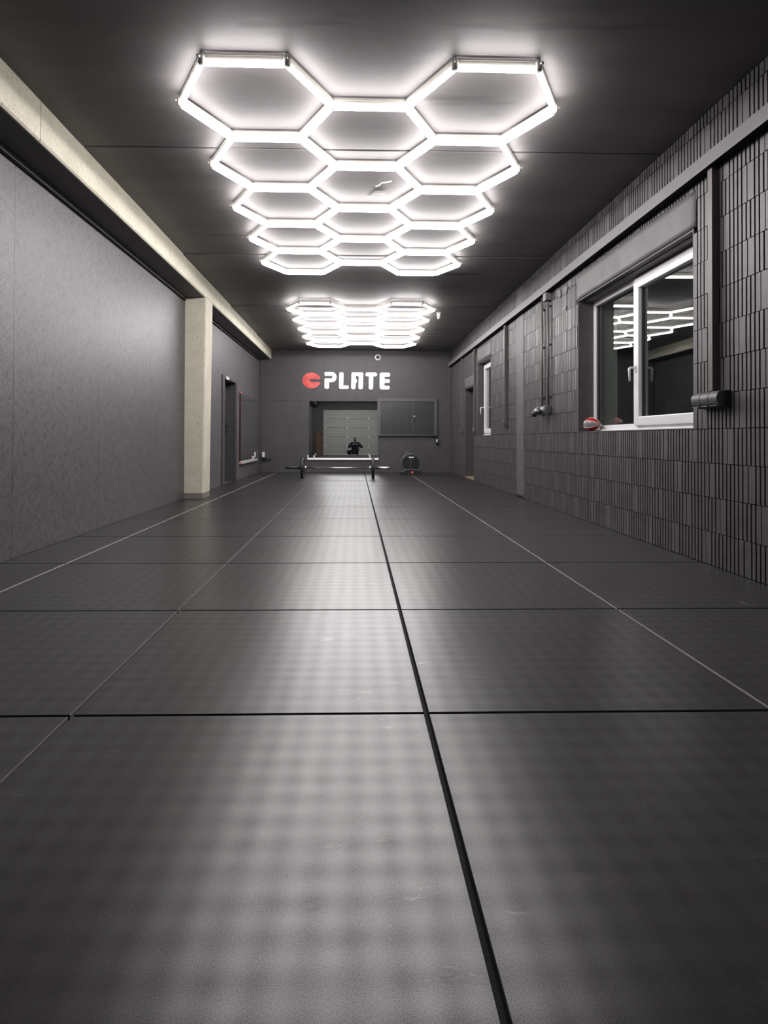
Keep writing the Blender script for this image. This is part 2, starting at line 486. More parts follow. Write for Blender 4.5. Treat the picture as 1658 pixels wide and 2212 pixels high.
col = thing('concrete_column', 'cream raw concrete column standing against the left wall', 'column', (-2.1, 7.7, 0))
col['kind'] = 'structure'
def colmb(z0, z1, grow=0.0):
    def ring(z):
        s_ = 0.028 * z / 2.6
        X0, X1, Y0, Y1, c = -2.218, -1.975 + s_ + grow, 7.545 - grow, 7.895 + grow, 0.014
        return [(X0, Y0, z), (X1 - c, Y0, z), (X1, Y0 + c, z), (X1, Y1 - c, z), (X1 - c, Y1, z), (X0, Y1, z)]
    vs = ring(z0) + ring(z1)
    return MB().add(vs, [(5, 4, 3, 2, 1, 0), (6, 7, 8, 9, 10, 11)] + [(i, (i + 1) % 6, 6 + (i + 1) % 6, 6 + i) for i in range(6)])
obj('shaft', colmb(0.072, 2.612), M['concrete'], col)
obj('column_base', colmb(0.0, 0.072, 0.002), M['concrete_base'], col, label='grey stained foot of the column')

# ---- left door
d1 = thing('door_1', 'dark panel door in a steel frame in the left wall beyond the column', 'door', (-2.22, 10.2, 0))
d1['kind'] = 'structure'
fr = MB()
fr.bbox(-2.245, -2.195, 9.61, 9.765, 0, 1.84, 0.004)
fr.bbox(-2.245, -2.195, 10.675, 10.80, 0, 1.84, 0.004)
fr.bbox(-2.245, -2.1955, 9.765, 10.675, 1.79, 1.838, 0.004)
fr.box(-2.40, -2.245, 9.745, 9.765, 0, 1.80); fr.box(-2.40, -2.245, 10.675, 10.695, 0, 1.80); fr.box(-2.40, -2.245, 9.76, 10.68, 1.79, 1.81)
obj('door_frame', fr, M['door_frame'], d1)
lf = obj('door_leaf', MB().bbox(-2.41, -2.37, 9.768, 10.672, 0.004, 1.788, 0.003), M['door_leaf'], d1)
hd = MB()
hd.bbox(-2.37, -2.362, 10.55, 10.60, 0.86, 1.06, 0.003)
hd.tube([(-2.362, 10.575, 1.0), (-2.31, 10.575, 1.0), (-2.305, 10.56, 1.0), (-2.305, 10.45, 1.0)], 0.010, 8)
hd.tube([(-2.364, 10.575, 0.90), (-2.345, 10.575, 0.90)], 0.012, 8)
obj('door_handle', hd, M['black_plastic'], lf)
obj('sign_sticker', MB().bbox(-2.1955, -2.190, 9.85, 10.06, 1.785, 1.838, 0.001), M['white'], d1, label='small white sticker on the door head')

# ---- right wall
W1 = (3.745, 5.735, 0.856, 2.175)
W2 = (9.46, 10.46, 0.845, 2.16)
DR = (10.83, 11.68, 0.0, 1.79)
mb = MB(); cut_boxes(mb, 2.262, 2.56, YR - 0.3, YB + 0.3, -0.02, 2.93, [W1, W2, DR])
wr = struct('wall_right', mb, M['plaster'], 'right wall of dark painted ribbed blocks with windows', cat='wall')
ZC = [0.0] + [0.2085 + 0.2145 * k for k in range(13)]
ZC = [z for z in ZC if z < 2.84] + [2.862]
BL, PITCH = 0.36, 0.036
DEEP = 2.262
def block_profile(L, phase=0.0, clipA=0.0, clipB=None):
    """outline (x depth from face, y) of the ribbed front between clipA..clipB of a block of length BL"""
    clipB = BL if clipB is None else clipB
    gw, gd = 0.0128, 0.018
    pts = [(0.0, clipA)]
    for k in range(8):
        c = 0.046 + PITCH * k
        a, b = c - gw / 2, c + gw / 2
        if a <= clipA + 0.004 or b >= clipB - 0.004: continue
        pts += [(0.0, a), (gd, a + 0.0015), (gd, b - 0.0015), (0.0, b)]
    pts.append((0.0, clipB))
    return pts
def block_add(mb, y0, z0, z1, a, b, xf=XR):
    pts = block_profile(BL, 0, a, b)
    n_ = len(pts)
    vs = [(xf + p[0], y0 + p[1], z0) for p in pts] + [(xf + p[0], y0 + p[1], z1) for p in pts]
    back = [(DEEP, y0 + a, z0), (DEEP, y0 + b, z0), (DEEP, y0 + a, z1), (DEEP, y0 + b, z1)]
    fs = [(i, i + 1, n_ + i + 1, n_ + i) for i in range(n_ - 1)]
    B0 = 2 * n_
    fs += [(0, n_, B0 + 2, B0), (n_ - 1, B0 + 1, B0 + 3, 2 * n_ - 1)]
    fs += [list(range(n_)) + [B0 + 1, B0], list(range(n_, 2 * n_)) + [B0 + 3, B0 + 2]]
    mb.add(vs + back, fs)
block_cache = {}
def free_spans(z0, z1):
    """y-intervals with their z clip for one course"""
    zm = (z0 + z1) / 2
    cuts = [(7.57, 7.94)]
    if W1[2] < zm < 2.17: cuts.append(W1[:2])
    if 2.10 < zm < 2.40: cuts.append((3.70, 5.77))
    if W2[2] < zm < 2.10: cuts.append(W2[:2])
    if 2.10 < zm < 2.40: cuts.append((9.42, 10.50))
    if zm < DR[3]: cuts.append(DR[:2])
    if 1.75 < zm < 2.02: cuts.append((10.79, 11.72))
    cuts.sort()
    y = YR; out = []
    for a, b in cuts:
        if a > y + 0.01: out.append((y, a))
        y = max(y, b)
    if y < YB: out.append((y, YB - 0.015))
    return out
near = MB(); far = MB()
rs = random.Random(3)
for ci in range(len(ZC) - 1):
    z0, z1 = ZC[ci] + 0.002, ZC[ci + 1] - 0.0025
    ph = 0.02 + (BL / 2 if ci % 2 else 0.0) + rs.choice([0, 0.036, -0.036])
    for (sa, sb) in free_spans(z0, z1):
        k0 = math.floor((sa - ph) / BL); k1 = math.ceil((sb - ph) / BL)
        for k in range(k0, k1):
            y0 = ph + k * BL
            a = max(0.0038, sa - y0); b = min(BL - 0.0038, sb - y0)
            if b - a < 0.02: continue
            zz0 = z0
            ym = y0 + (a + b) / 2
            if abs(ZC[ci] - 2.353) < 0.02 and (3.70 < ym < 5.77 or 9.42 < ym < 10.50):
                zz0 = 2.425
            if 1.9 < ym < 9.4:
                key = (round(a, 3), round(b, 3), round(z1 - zz0, 3))
                if key not in block_cache:
                    q = MB(); block_add(q, 0, 0, z1 - zz0, a, b, 0.0)
                    q.v = [(v[0] if v[0] < 1 else 0.042, v[1], v[2]) for v in q.v]
                    block_cache[key] = q.mesh('block', M['block_paint'])
                obj('block', block_cache[key], None, wr, (XR + rs.uniform(-0.0012, 0.0015), y0, zz0))
            else:
                block_add(near if ym < 2 else far, y0, zz0, z1, a, b, XR + rs.uniform(-0.001, 0.0015))
obj('block_course', near, M['block_paint'], wr, kind='stuff')
obj('block_course', far, M['block_paint'], wr, kind='stuff')
# plastered pier, lintels, patches of mortar
def rough_slab(x, y0, y1, z0, z1, amp, nx=8, nz=40, seed=1, edge=0.006):
    r_ = random.Random(seed); mb = MB()
    vs = []; fs = []
    for j in range(nz + 1):
        for i in range(nx + 1):
            y = y0 + (y1 - y0) * i / nx; z = z0 + (z1 - z0) * j / nz
            if i in (0, nx): y += r_.uniform(-edge, edge)
            inn = 0 < i < nx and 0 < j < nz
            vs.append((x + (r_.uniform(-amp, amp) if inn else 0.004), y, z))
    W_ = nx + 1
    for j in range(nz):
        for i in range(nx):
            fs.append((j * W_ + i, j * W_ + i + 1, (j + 1) * W_ + i + 1, (j + 1) * W_ + i))
    mb.add(vs, fs, 0, True)
    o = len(vs)
    ring = [i for i in range(W_)] + [j * W_ + nx for j in range(1, nz + 1)] + [nz * W_ + i for i in range(nx - 1, -1, -1)] + [j * W_ for j in range(nz - 1, 0, -1)]
    base = [(DEEP, vs[i][1], vs[i][2]) for i in ring]
    b0 = len(mb.v); mb.v += base
    for q in range(len(ring)):
        p2 = (q + 1) % len(ring)
        mb.f.append([ring[q], ring[p2], b0 + p2, b0 + q]); mb.mi.append(0); mb.sm.append(False)
    return mb
obj('plaster_strip', rough_slab(XR - 0.004, 7.575, 7.935, 0.0, 2.86, 0.0022, 8, 60, 2), M['plaster'], wr, label='smooth plastered strip between the block courses')
obj('window_lintel', rough_slab(XR - 0.006, 3.715, 5.755, 2.178, 2.42, 0.001, 30, 6, 5, 0.003), M['plaster'], wr, label='smooth lintel over the large window')
obj('window_lintel', rough_slab(XR - 0.006, 9.43, 10.49, 2.162, 2.42, 0.001, 16, 6, 6, 0.003), M['plaster'], wr, label='smooth lintel over the small window')
obj('door_lintel', rough_slab(XR - 0.004, 10.80, 11.71, 1.792, 2.00, 0.001, 12, 5, 8, 0.003), M['plaster'], wr, label='smooth lintel over the doorway')
obj('mortar_band', rough_slab(XR - 0.004, 1.9, 9.4, 2.538, 2.575, 0.004, 150, 3, 9, 0.01), M['plaster'], wr, label='rough mortar band above the trunking')
# patch near the top of the wall between the windows
mb = MB()
rr = random.Random(11)
for (yc, zc, sy_, sz_) in ((6.05, 2.36, 0.07, 0.05), (6.22, 2.37, 0.04, 0.05), (6.08, 2.18, 0.05, 0.03)):
    k = 9
    ring = [(yc + sy_ * math.cos(2 * PI * i / k) * rr.uniform(0.55, 1.3), zc + sz_ * math.sin(2 * PI * i / k) * rr.uniform(0.75, 1.1)) for i in range(k)]
    mb.prism(ring, 'x', XR - 0.009, XR + 0.02)
obj('mortar_patch', mb, M['plaster'], wr, label='trowelled mortar patches beside the windows', kind='stuff')

# reveals of the openings
def reveal(name, H_, depth, parent, sill=True):
    mb = MB(); y0, y1, z0, z1 = H_; t_ = 0.012
    mb.box(XR + 0.002, depth, y1 - t_, y1, z0, z1)
    mb.box(XR + 0.002, depth, y0, y0 + t_, z0, z1)
    mb.box(XR + 0.004, depth, y0, y1, z1 - t_, z1)
    if sill: mb.box(XR - 0.001, depth, y0, y1, z0 - 0.003, z0 + 0.004)
    return obj(name, mb, M['paint'], parent)

# ---- window 1 (large, white plastic, open-in sash on the near side)
w1 = thing('window_1', 'large white plastic window with a raised near sash in the right wall', 'window', (2.38, 4.74, 0.86))
w1['kind'] = 'structure'
reveal('window_reveal', W1, 2.385, w1)
y0, y1, z0, z1 = 3.757, 5.723, 0.862, 2.160
XF = 2.375
f_ = MB()
f_.bbox(XF, XF + 0.065, y1 - 0.055, y1, z0, z1, 0.004)
f_.bbox(XF, XF + 0.065, y0, y0 + 0.055, z0, z1, 0.004)
f_.bbox(XF + 0.0005, XF + 0.0645, y0 + 0.01, y1 - 0.01, z1 - 0.055, z1, 0.004)
f_.bbox(XF + 0.0005, XF + 0.0645, y0 + 0.01, y1 - 0.01, z0, z0 + 0.055, 0.004)
obj('window_frame', f_, M['pvc'], w1)
obj('sill_board', MB().bbox(XF - 0.035, XF + 0.01, y0, y1 - 0.03, z0 - 0.001, z0 + 0.014, 0.003), M['pvc'], w1)
gk = MB()
gk.box(XF + 0.012, XF + 0.05, y1 - 0.067, y1 - 0.055, z0 + 0.05, z1 - 0.05)
gk.box(XF + 0.012, XF + 0.05, 4.86, y1 - 0.055, z0 + 0.05, z0 + 0.062)
obj('gasket', gk, M['gasket'], w1)
obj('mullion', MB().bbox(XF - 0.002, XF + 0.063, 4.765, 4.845, z0 + 0.03, z1 - 0.03, 0.004), M['pvc'], w1)
sa = MB(); sy0, sy1, sz0, sz1 = 3.79, 4.835, 0.90, 2.135
for (a, b, c, d_) in ((sy1 - 0.085, sy1, sz0, sz1), (sy0, sy0 + 0.085, sz0, sz1)):
    sa.bbox(XF - 0.028, XF + 0.045, a, b, c, d_, 0.008)
sa.bbox(XF - 0.0275, XF + 0.045, sy0 + 0.01, sy1 - 0.01, sz1 - 0.085, sz1, 0.008)
sa.bbox(XF - 0.0275, XF + 0.045, sy0 + 0.01, sy1 - 0.01, sz0, sz0 + 0.075, 0.008)
sash = obj('sash', sa, M['pvc'], w1, label='raised opening sash of the large window')
sg = MB()
for (a, b) in ((sy1 - 0.092, sy1 - 0.085), (sy0 + 0.085, sy0 + 0.092)):
    sg.box(XF, XF + 0.03, a, b, sz0 + 0.07, sz1 - 0.08)
obj('gasket', sg, M['gasket'], sash)
hm = MB()
hm.bbox(XF - 0.037, XF - 0.0275, sy1 - 0.055, sy1 - 0.027, 1.345, 1.405, 0.004)
hm.tube([(XF - 0.035, sy1 - 0.041, 1.385), (XF - 0.075, sy1 - 0.041, 1.386), (XF - 0.082, sy1 - 0.041, 1.378), (XF - 0.083, sy1 - 0.041, 1.36), (XF - 0.080, sy1 - 0.041, 1.27)], [0.009, 0.009, 0.010, 0.010, 0.008], 10)
obj('window_handle', hm, M['pvc'], sash)
obj('pane', MB().box(XF + 0.026, XF + 0.030, 4.84, y1 - 0.05, z0 + 0.05, z1 - 0.05), M['glass'], w1)
obj('pane', MB().box(XF + 0.012, XF + 0.016, sy0 + 0.08, sy1 - 0.08, sz0 + 0.07, sz1 - 0.08), M['glass'], w1)
obj('roller_box_trim', MB().bbox(XF - 0.10, XF + 0.0, y0, y1, z1 - 0.004, 2.172, 0.003), M['plaster'], w1)
er = MB()
er.box(2.445, 2.60, 5.690, 5.733, 0.88, 2.15); er.box(2.445, 2.60, 3.747, 3.785, 0.88, 2.15)
er.box(2.445, 2.60, 3.747, 5.733, 0.858, 0.879); er.box(2.445, 2.60, 3.747, 5.733, 2.151, 2.173)
obj('outer_reveal', er, M['ext_plaster'], w1, label='grey green rendered outer reveal seen through the glass')
# ---- window 2 (small)
w2 = thing('window_2', 'small narrow white plastic window farther along the right wall', 'window', (2.35, 9.96, 0.85))
w2['kind'] = 'structure'
reveal('window_reveal', W2, 2.36, w2)
XF = 2.345; y0, y1, z0, z1 = 9.472, 10.448, 0.85, 2.146
f_ = MB()
f_.bbox(XF, XF + 0.065, y1 - 0.055, y1, z0, z1, 0.004)
f_.bbox(XF, XF + 0.065, y0, y0 + 0.055, z0, z1, 0.004)
f_.bbox(XF + 0.0005, XF + 0.0645, y0 + 0.01, y1 - 0.01, z1 - 0.055, z1, 0.004)
f_.bbox(XF + 0.0005, XF + 0.0645, y0 + 0.01, y1 - 0.01, z0, z0 + 0.055, 0.004)
f_.bbox(XF - 0.03, XF + 0.01, y0, y1, z0 - 0.001, z0 + 0.016, 0.003)
obj('window_frame', f_, M['pvc'], w2)
sa = MB(); sy0, sy1, sz0, sz1 = 9.50, 10.42, 0.885, 2.115
for (a, b, c, d_) in ((sy1 - 0.08, sy1, sz0, sz1), (sy0, sy0 + 0.08, sz0, sz1)):
    sa.bbox(XF - 0.026, XF + 0.045, a, b, c, d_, 0.008)
sa.bbox(XF - 0.0255, XF + 0.045, sy0 + 0.01, sy1 - 0.01, sz1 - 0.08, sz1, 0.008)
sa.bbox(XF - 0.0255, XF + 0.045, sy0 + 0.01, sy1 - 0.01, sz0, sz0 + 0.08, 0.008)
sash = obj('sash', sa, M['pvc'], w2)
hm = MB()
hm.bbox(XF - 0.036, XF - 0.0255, sy1 - 0.055, sy1 - 0.025, 1.31, 1.38, 0.004)
hm.tube([(XF - 0.033, sy1 - 0.04, 1.352), (XF - 0.085, sy1 - 0.04, 1.352), (XF - 0.092, sy1 - 0.04, 1.344), (XF - 0.093, sy1 - 0.04, 1.32), (XF - 0.09, sy1 - 0.04, 1.225)], [0.011, 0.011, 0.012, 0.012, 0.010], 10)
obj('window_handle', hm, M['pvc'], sash)
obj('pane', MB().box(XF + 0.012, XF + 0.016, sy0 + 0.07, sy1 - 0.07, sz0 + 0.07, sz1 - 0.07), M['glass'], w2)
obj('roller_box_trim', MB().bbox(XF - 0.05, XF + 0.01, y0, y0 + 0.45, z1 - 0.003, 2.158, 0.003), M['pvc'], w2)
# ---- door 2 (right, recessed)
d2 = thing('door_2', 'dark recessed doorway at the far end of the right wall', 'door', (2.3, 11.25, 0))
d2['kind'] = 'structure'
reveal('door_reveal', DR, 2.52, d2, sill=False)
lf = obj('door_leaf', MB().bbox(2.47, 2.51, 10.845, 11.665, 0.03, 1.776, 0.003), M['door_leaf'], d2)
hd = MB().bbox(2.462, 2.47, 10.92, 10.96, 0.9, 1.08, 0.003).tube([(2.463, 10.94, 1.02), (2.42, 10.94, 1.02), (2.415, 10.96, 1.02), (2.415, 11.05, 1.02)], 0.009, 8)
obj('door_handle', hd, M['black_plastic'], lf)
obj('threshold', MB().bbox(2.225, 2.50, 10.845, 11.665, 0.0, 0.028, 0.004), M['threshold'], d2, label='pale wooden threshold')

# ---- back wall
mb = MB().box(-2.6, 2.56, YB + 0.02, YB + 0.3, -0.02, 2.93)
wb = struct('wall_back', mb, M['paint'], 'dark painted back wall with a white and red sign', cat='wall')
for (x0, x1, z0, z1) in ((-2.218, -1.075, 0.0, 1.654), (-1.072, 0.55, 0.0, 1.654), (0.553, 2.218, 0.0, 1.654), (-2.218, 2.218, 1.657, 2.828)):
    obj('wall_board', MB().box(x0, x1, YB, YB + 0.02, z0, z1), M['paint'], wb)
# ---- rear wall (behind the camera, seen in the mirror)
mb = MB()
mb.box(-2.6, -1.68, YR - 0.3, YR, -0.02, 2.93); mb.box(2.02, 2.6, YR - 0.3, YR, -0.02, 2.93); mb.box(-1.68, 2.02, YR - 0.3, YR, 2.45, 2.93)
struct('wall_rear', mb, M['paint'], 'dark rear wall around the garage door, seen in the mirror', cat='wall')

# ------------------------------------------------------------------ garage door
gd = thing('garage_door', 'light grey ribbed sectional garage door seen in the back wall mirror', 'garage door', (0.17, YR - 0.03, 0))
zt = [0.0, 0.487, 0.977, 1.487, 1.99, 2.46]
for k in range(5):
    a, b = zt[k] + 0.003, zt[k + 1] - 0.003
    pts = []
    nr = 8; hgt = (b - a) / nr
    pts.append((YR - 0.09, a))
    for q in range(nr):
        z_ = a + q * hgt
        pts += [(YR - 0.056, z_ + 0.001), (YR - 0.046, z_ + hgt * 0.15), (YR - 0.046, z_ + hgt * 0.85), (YR - 0.056, z_ + hgt - 0.001)]
    pts.append((YR - 0.09, b))
    obj('door_panel', MB().prism(pts, 'x', -1.66, 2.0), M['garage'], gd)
for z_ in zt[1:5]:
    for x_ in (-1.56, -0.38, 0.79, 1.93):
        hb = MB().bbox(x_ - 0.042, x_ + 0.042, YR - 0.05, YR - 0.03, z_ - 0.05, z_ + 0.05, 0.004).tube([(x_ - 0.03, YR - 0.03, z_), (x_ + 0.03, YR - 0.03, z_)], 0.012, 8)
        obj('hinge', hb, M['white'], gd)
for x0 in (-1.675, 1.985):
    obj('guide_rail', MB().bbox(x0, x0 + 0.03, YR - 0.05, YR + 0.02, 0, 2.44, 0.003), M['light_grey'], gd)
obj('bottom_seal', MB().bbox(-1.66, 2.0, YR - 0.09, YR - 0.035, 0.0, 0.02, 0.003), M['white'], gd)  # white strip imitates the bright line of light under the door

# timber leaning beside the garage door
for k, (x_, h_, wd, lean) in enumerate(((-2.08, 1.28, 0.11, 0.16), (-1.95, 1.22, 0.10, 0.20), (-1.83, 1.34, 0.09, 0.13))):
    y_ = YR + 0.04
    vs = []
    for (zz, yy) in ((0.0, y_ + lean + 0.0), (h_, y_)):
        vs += [(x_, yy, zz), (x_ + wd, yy, zz), (x_ + wd, yy + 0.03, zz), (x_, yy + 0.03, zz)]
    pl = MB().add(vs, [(3, 2, 1, 0), (4, 5, 6, 7), (0, 1, 5, 4), (1, 2, 6, 5), (2, 3, 7, 6), (3, 0, 4, 7)])
    o = obj('timber_plank', pl, M['wood'], loc=(x_, y_, 0))
    o['label'] = 'brown timber plank leaning beside the garage door, ' + ('shortest of three', 'middle one of three', 'tallest of three')[[1, 0, 2][k]]
    o['category'] = 'plank'; o['group'] = 'timber planks by the garage door'

# ------------------------------------------------------------------ hexagon lights
HS = 0.4550
Q3 = math.sqrt(3)
def hex_edges():
    E = set(); nodes = set()
    def key(p): return (round(p[0], 3), round(p[1], 3))
    for cx_ in (-1.5, 1.5):
        for r_ in range(5):
            c = (cx_, Q3 * (r_ + 0.5))
            pts = [(c[0] + math.cos(k * PI / 3), c[1] + math.sin(k * PI / 3)) for k in range(6)]
            for k in range(6):
                a, b = key(pts[k]), key(pts[(k + 1) % 6])
                E.add(tuple(sorted((a, b))))
    for r_ in range(5):
        y = Q3 * (r_ + 0.5)
        E.add(tuple(sorted((key((-0.5, y)), key((0.5, y))))))
    for e in E: nodes.update(e)
    return sorted(E), sorted(nodes)
EDG, NOD = hex_edges()
TL = HS - 0.030
def tube_meshes():
    t = MB(); n_ = 12; h = TL / 2; r_ = 0.0165
    # rounded lower diffuser: half-round profile, flat top at z=+0.008
    pr = [(r_ * math.sin(a), -0.001 - r_ * math.cos(a)) for a in [math.radians(-140 + 280 * k / 16) for k in range(17)]]
    t.prism(pr, 'x', -h, h)
    b = MB()
    b.bbox(-h, h, -0.0095, 0.0095, 0.0118, 0.036, 0.002)
    b.bbox(-h, h, -0.010, 0.010, 0.0365, 0.050, 0.001)
    return t.mesh('light_tube', M['tube']), b.mesh('tube_housing', M['housing'])
TM, BM_ = tube_meshes()
def conn_mesh():
    c = MB().lathe([(0.012, -0.013), (0.019, -0.010), (0.0215, 0.0), (0.0205, 0.028), (0.014, 0.050)], (0, 0, 0), seg=12)
    for k in range(3):
        a = 2 * PI * k / 3
        dx, dy = math.cos(a), math.sin(a)
        c.tube([(dx * 0.012, dy * 0.012, 0.022), (dx * 0.034, dy * 0.034, 0.022)], 0.009, 6)
    return c.mesh('connector', M['clear_plastic'])
CM = conn_mesh()
def hexlight(label, loc, rz, rx):
    t = thing('hexagon_light', label, 'ceiling light', loc, 'hexagon tube lights on the ceiling')
    t.rotation_euler = (rx, 0, rz)
    for a, b in EDG:
        A_ = Vector((a[0] * HS, a[1] * HS, 0)); B_ = Vector((b[0] * HS, b[1] * HS, 0))
        ang = math.atan2(B_.y - A_.y, B_.x - A_.x)
        lt = bpy.data.objects.new('light_tube', TM); C.objects.link(lt); lt.parent = t
        lt.location = (A_ + B_) / 2; lt.rotation_euler = (0, 0, ang)
        hs_ = bpy.data.objects.new('tube_housing', BM_); C.objects.link(hs_); hs_.parent = lt
    for p in NOD:
        c = bpy.data.objects.new('connector', CM); C.objects.link(c); c.parent = t
        c.location = (p[0] * HS, p[1] * HS, 0); c.rotation_euler = (0, 0, 0 if (p[0] % 3) in (1.0, 2.5) else PI)
    return t
h1 = hexlight('hexagon grid of bright white tube lights on the ceiling, the one closest to the room entrance', (0.0788, 3.107, 2.799), 0.0056, 0.0)
h1['label'] = 'large bright honeycomb of white tube lights above the window and the near floor'
h2 = hexlight('bright honeycomb of white tube lights above the barbell and the sign', (0.0717, 8.53, 2.777), -0.0113, -0.0041)
# added out-of-view fill lamps, invented to brighten the garage door in the mirror
for k, (x_, lab) in enumerate(((-1.0, 'plain twin tube lamp on the ceiling before the garage door, on the beam side'), (0.9, 'plain twin tube lamp on the ceiling before the garage door, on the window side'))):
    bt = thing('tube_lamp', lab, 'ceiling light', (x_, -2.1, 2.8), 'twin tube lamps before the garage door')
    obj('lamp_housing', MB().bbox(x_ - 0.78, x_ + 0.78, -2.19, -2.01, 2.825, 2.859, 0.004), M['housing'], bt)
    obj('reflector', MB().bbox(x_ - 0.78, x_ + 0.78, -2.008, -2.0, 2.755, 2.859, 0.002), M['white'], bt)  # added plate turns the fill light to the door, off the room
    for y_ in (-2.155, -2.045):
        obj('lamp_tube', MB().tube([(x_ - 0.74, y_, 2.805), (x_ + 0.74, y_, 2.805)], 0.015, 12), M['tube'], bt)
        for e_ in (-0.755, 0.755): obj('end_cap', MB().bbox(x_ + e_ - 0.012, x_ + e_ + 0.012, y_ - 0.02, y_ + 0.02, 2.785, 2.825, 0.003), M['housing'], bt)
# supply cable with a peeled paint mark on the ceiling
sc = MB().tube([(0.10, 4.93, 2.858), (0.13, 4.90, 2.85), (0.16, 4.86, 2.848), (0.24, 4.85, 2.850)], 0.006, 8)
o = obj('supply_cable', sc, M['cable'], loc=(0.15, 4.9, 2.86)); o['label'] = 'short bent pale cable stub on the ceiling inside the honeycomb light'; o['category'] = 'cable'
sc = MB().tube([(0.16, 4.72, 2.857), (0.18, 4.66, 2.835), (0.20, 4.60, 2.828), (0.28, 4.57, 2.83)], 0.006, 8)
o = obj('supply_cable', sc, M['cable'], loc=(0.18, 4.7, 2.86)); o['label'] = 'curved pale cable running from the ceiling to a honeycomb light joint'; o['category'] = 'cable'

# ------------------------------------------------------------------ trunking, conduits, sockets on the right wall
tr_ = MB()
tr_.bbox(2.142, 2.145, 1.2, YB - 0.02, 2.456, 2.544, 0.001)
tr_.box(2.1455, 2.2165, 1.2, YB - 0.02, 2.540, 2.5435)
tr_.box(2.1452, 2.2160, 1.2, YB - 0.02, 2.470, 2.472, 1)  # black sheet paints in the shade inside the open channel
o = obj('cable_trunking', tr_, [M['trunk'], M['subfloor']], loc=(2.18, 1.2, 2.456)); o['label'] = 'long dark grey cable trunking running the length of the block wall'; o['category'] = 'trunking'
def flat_conduit(y, zb, wd, dp, label, box=None):
    t = thing('cable_conduit', label, 'conduit', (2.2, y, zb))
    obj('duct', MB().bbox(2.219 - dp, 2.219, y - wd / 2, y + wd / 2, zb, 2.455, 0.002), M['conduit'], t)
    if box:
        b = MB().bbox(2.219 - box, 2.219, y - 0.045, y + 0.045, zb - 0.085, zb - 0.001, 0.008)
        b.lathe([(0.030, -0.012), (0.034, -0.002), (0.034, 0)], (2.219 - box, y, zb - 0.043), axis='x', seg=16)
        obj('socket', b, M['socket_grey'], t)
    return t
flat_conduit(3.497, 1.082, 0.045, 0.045, 'dark square conduit dropping to the triple socket beside the large window')
flat_conduit(8.43, 1.06, 0.045, 0.045, 'dark conduit with a small socket beside the plastered strip', 0.06)
flat_conduit(10.655, 0.99, 0.035, 0.04, 'dark conduit between the small window and the doorway', 0.05)
flat_conduit(11.92, 0.99, 0.035, 0.04, 'dark conduit with a small socket beyond the doorway', 0.05)
# triple socket
ts = thing('triple_socket', 'dark grey triple socket with rounded flaps below the square conduit', 'socket', (2.2, 3.50, 0.98))
obj('back_box', MB().bbox(2.175, 2.219, 3.365, 3.635, 0.978, 1.080, 0.006), M['black_plastic'], ts)
for k in range(3):
    a = 3.369 + k * 0.0885
    pr = [(2.176, 0.987)] + [(2.176 - 0.044 * math.sin(t_) ** 0.8, 1.0325 - 0.0455 * math.cos(t_)) for t_ in [PI * q / 16 for q in range(1, 16)]] + [(2.176, 1.078)]
    fl = MB().prism(pr, 'y', a + 0.002, a + 0.0845)
    fl.bbox(2.136, 2.150, a + 0.010, a + 0.077, 0.984, 0.990, 0.002)
    obj('socket_flap', fl, M['socket_grey'], ts)
# pair of round conduits with plugs
def round_conduit(y, zt_, label, tall):
    t = thing('cable_conduit', label, 'conduit', (2.2, y, 1.16))
    obj('duct', MB().tube([(2.196, y, zt_), (2.196, y, 1.165)], 0.0125, 10), M['conduit'], t)
    for z_ in (2.30, 1.86, 1.26):
        obj('clip', MB().bbox(2.196, 2.219, y - 0.033, y - 0.006, z_ - 0.012, z_ + 0.012, 0.003), M['black_plastic'], t)
    return t
ca = round_conduit(6.76, 2.455, 'thin round conduit with a hanging plug, the one beyond its twin', 0)
cb = round_conduit(6.545, 2.37, 'thin round conduit under the small junction box', 0)
jb = obj('junction_box', MB().bbox(2.150, 2.219, 6.50, 6.60, 2.365, 2.454, 0.006), M['trunk'], loc=(2.18, 6.55, 2.37)); jb['label'] = 'small grey junction box at the top of the round conduit'; jb['category'] = 'junction box'
def socket_plug(y, label, tilt, pale):
    t = thing('wall_socket', label, 'socket', (2.2, y, 1.1))
    obj('socket_body', MB().bbox(2.150, 2.219, y - 0.045, y + 0.045, 1.075, 1.168, 0.012), M['socket_grey'], t)
    b = MB(); 
    p0 = Vector((2.150, y, 1.135)); d = Vector((-0.045, 0, -0.065)).normalized() if tilt else Vector((-0.06, 0, -0.04)).normalized()
    b.tube([p0, p0 + d * 0.02, p0 + d * 0.045], [0.03, 0.032, 0.03], 14)
    obj('socket_collar', b, pale, t)
    b = MB(); b.tube([p0 + d * 0.045, p0 + d * 0.06, p0 + d * 0.085, p0 + d * 0.10], [0.036, 0.037, 0.028, 0.018], 14)
    obj('plug', b, M['black_plastic'], t)
socket_plug(6.79, 'wall socket with a black plug hanging low, beyond its twin', True, M['light_grey'])
socket_plug(6.56, 'wall socket with a pale grey collar under the junction box conduit', False, M['light_grey'])

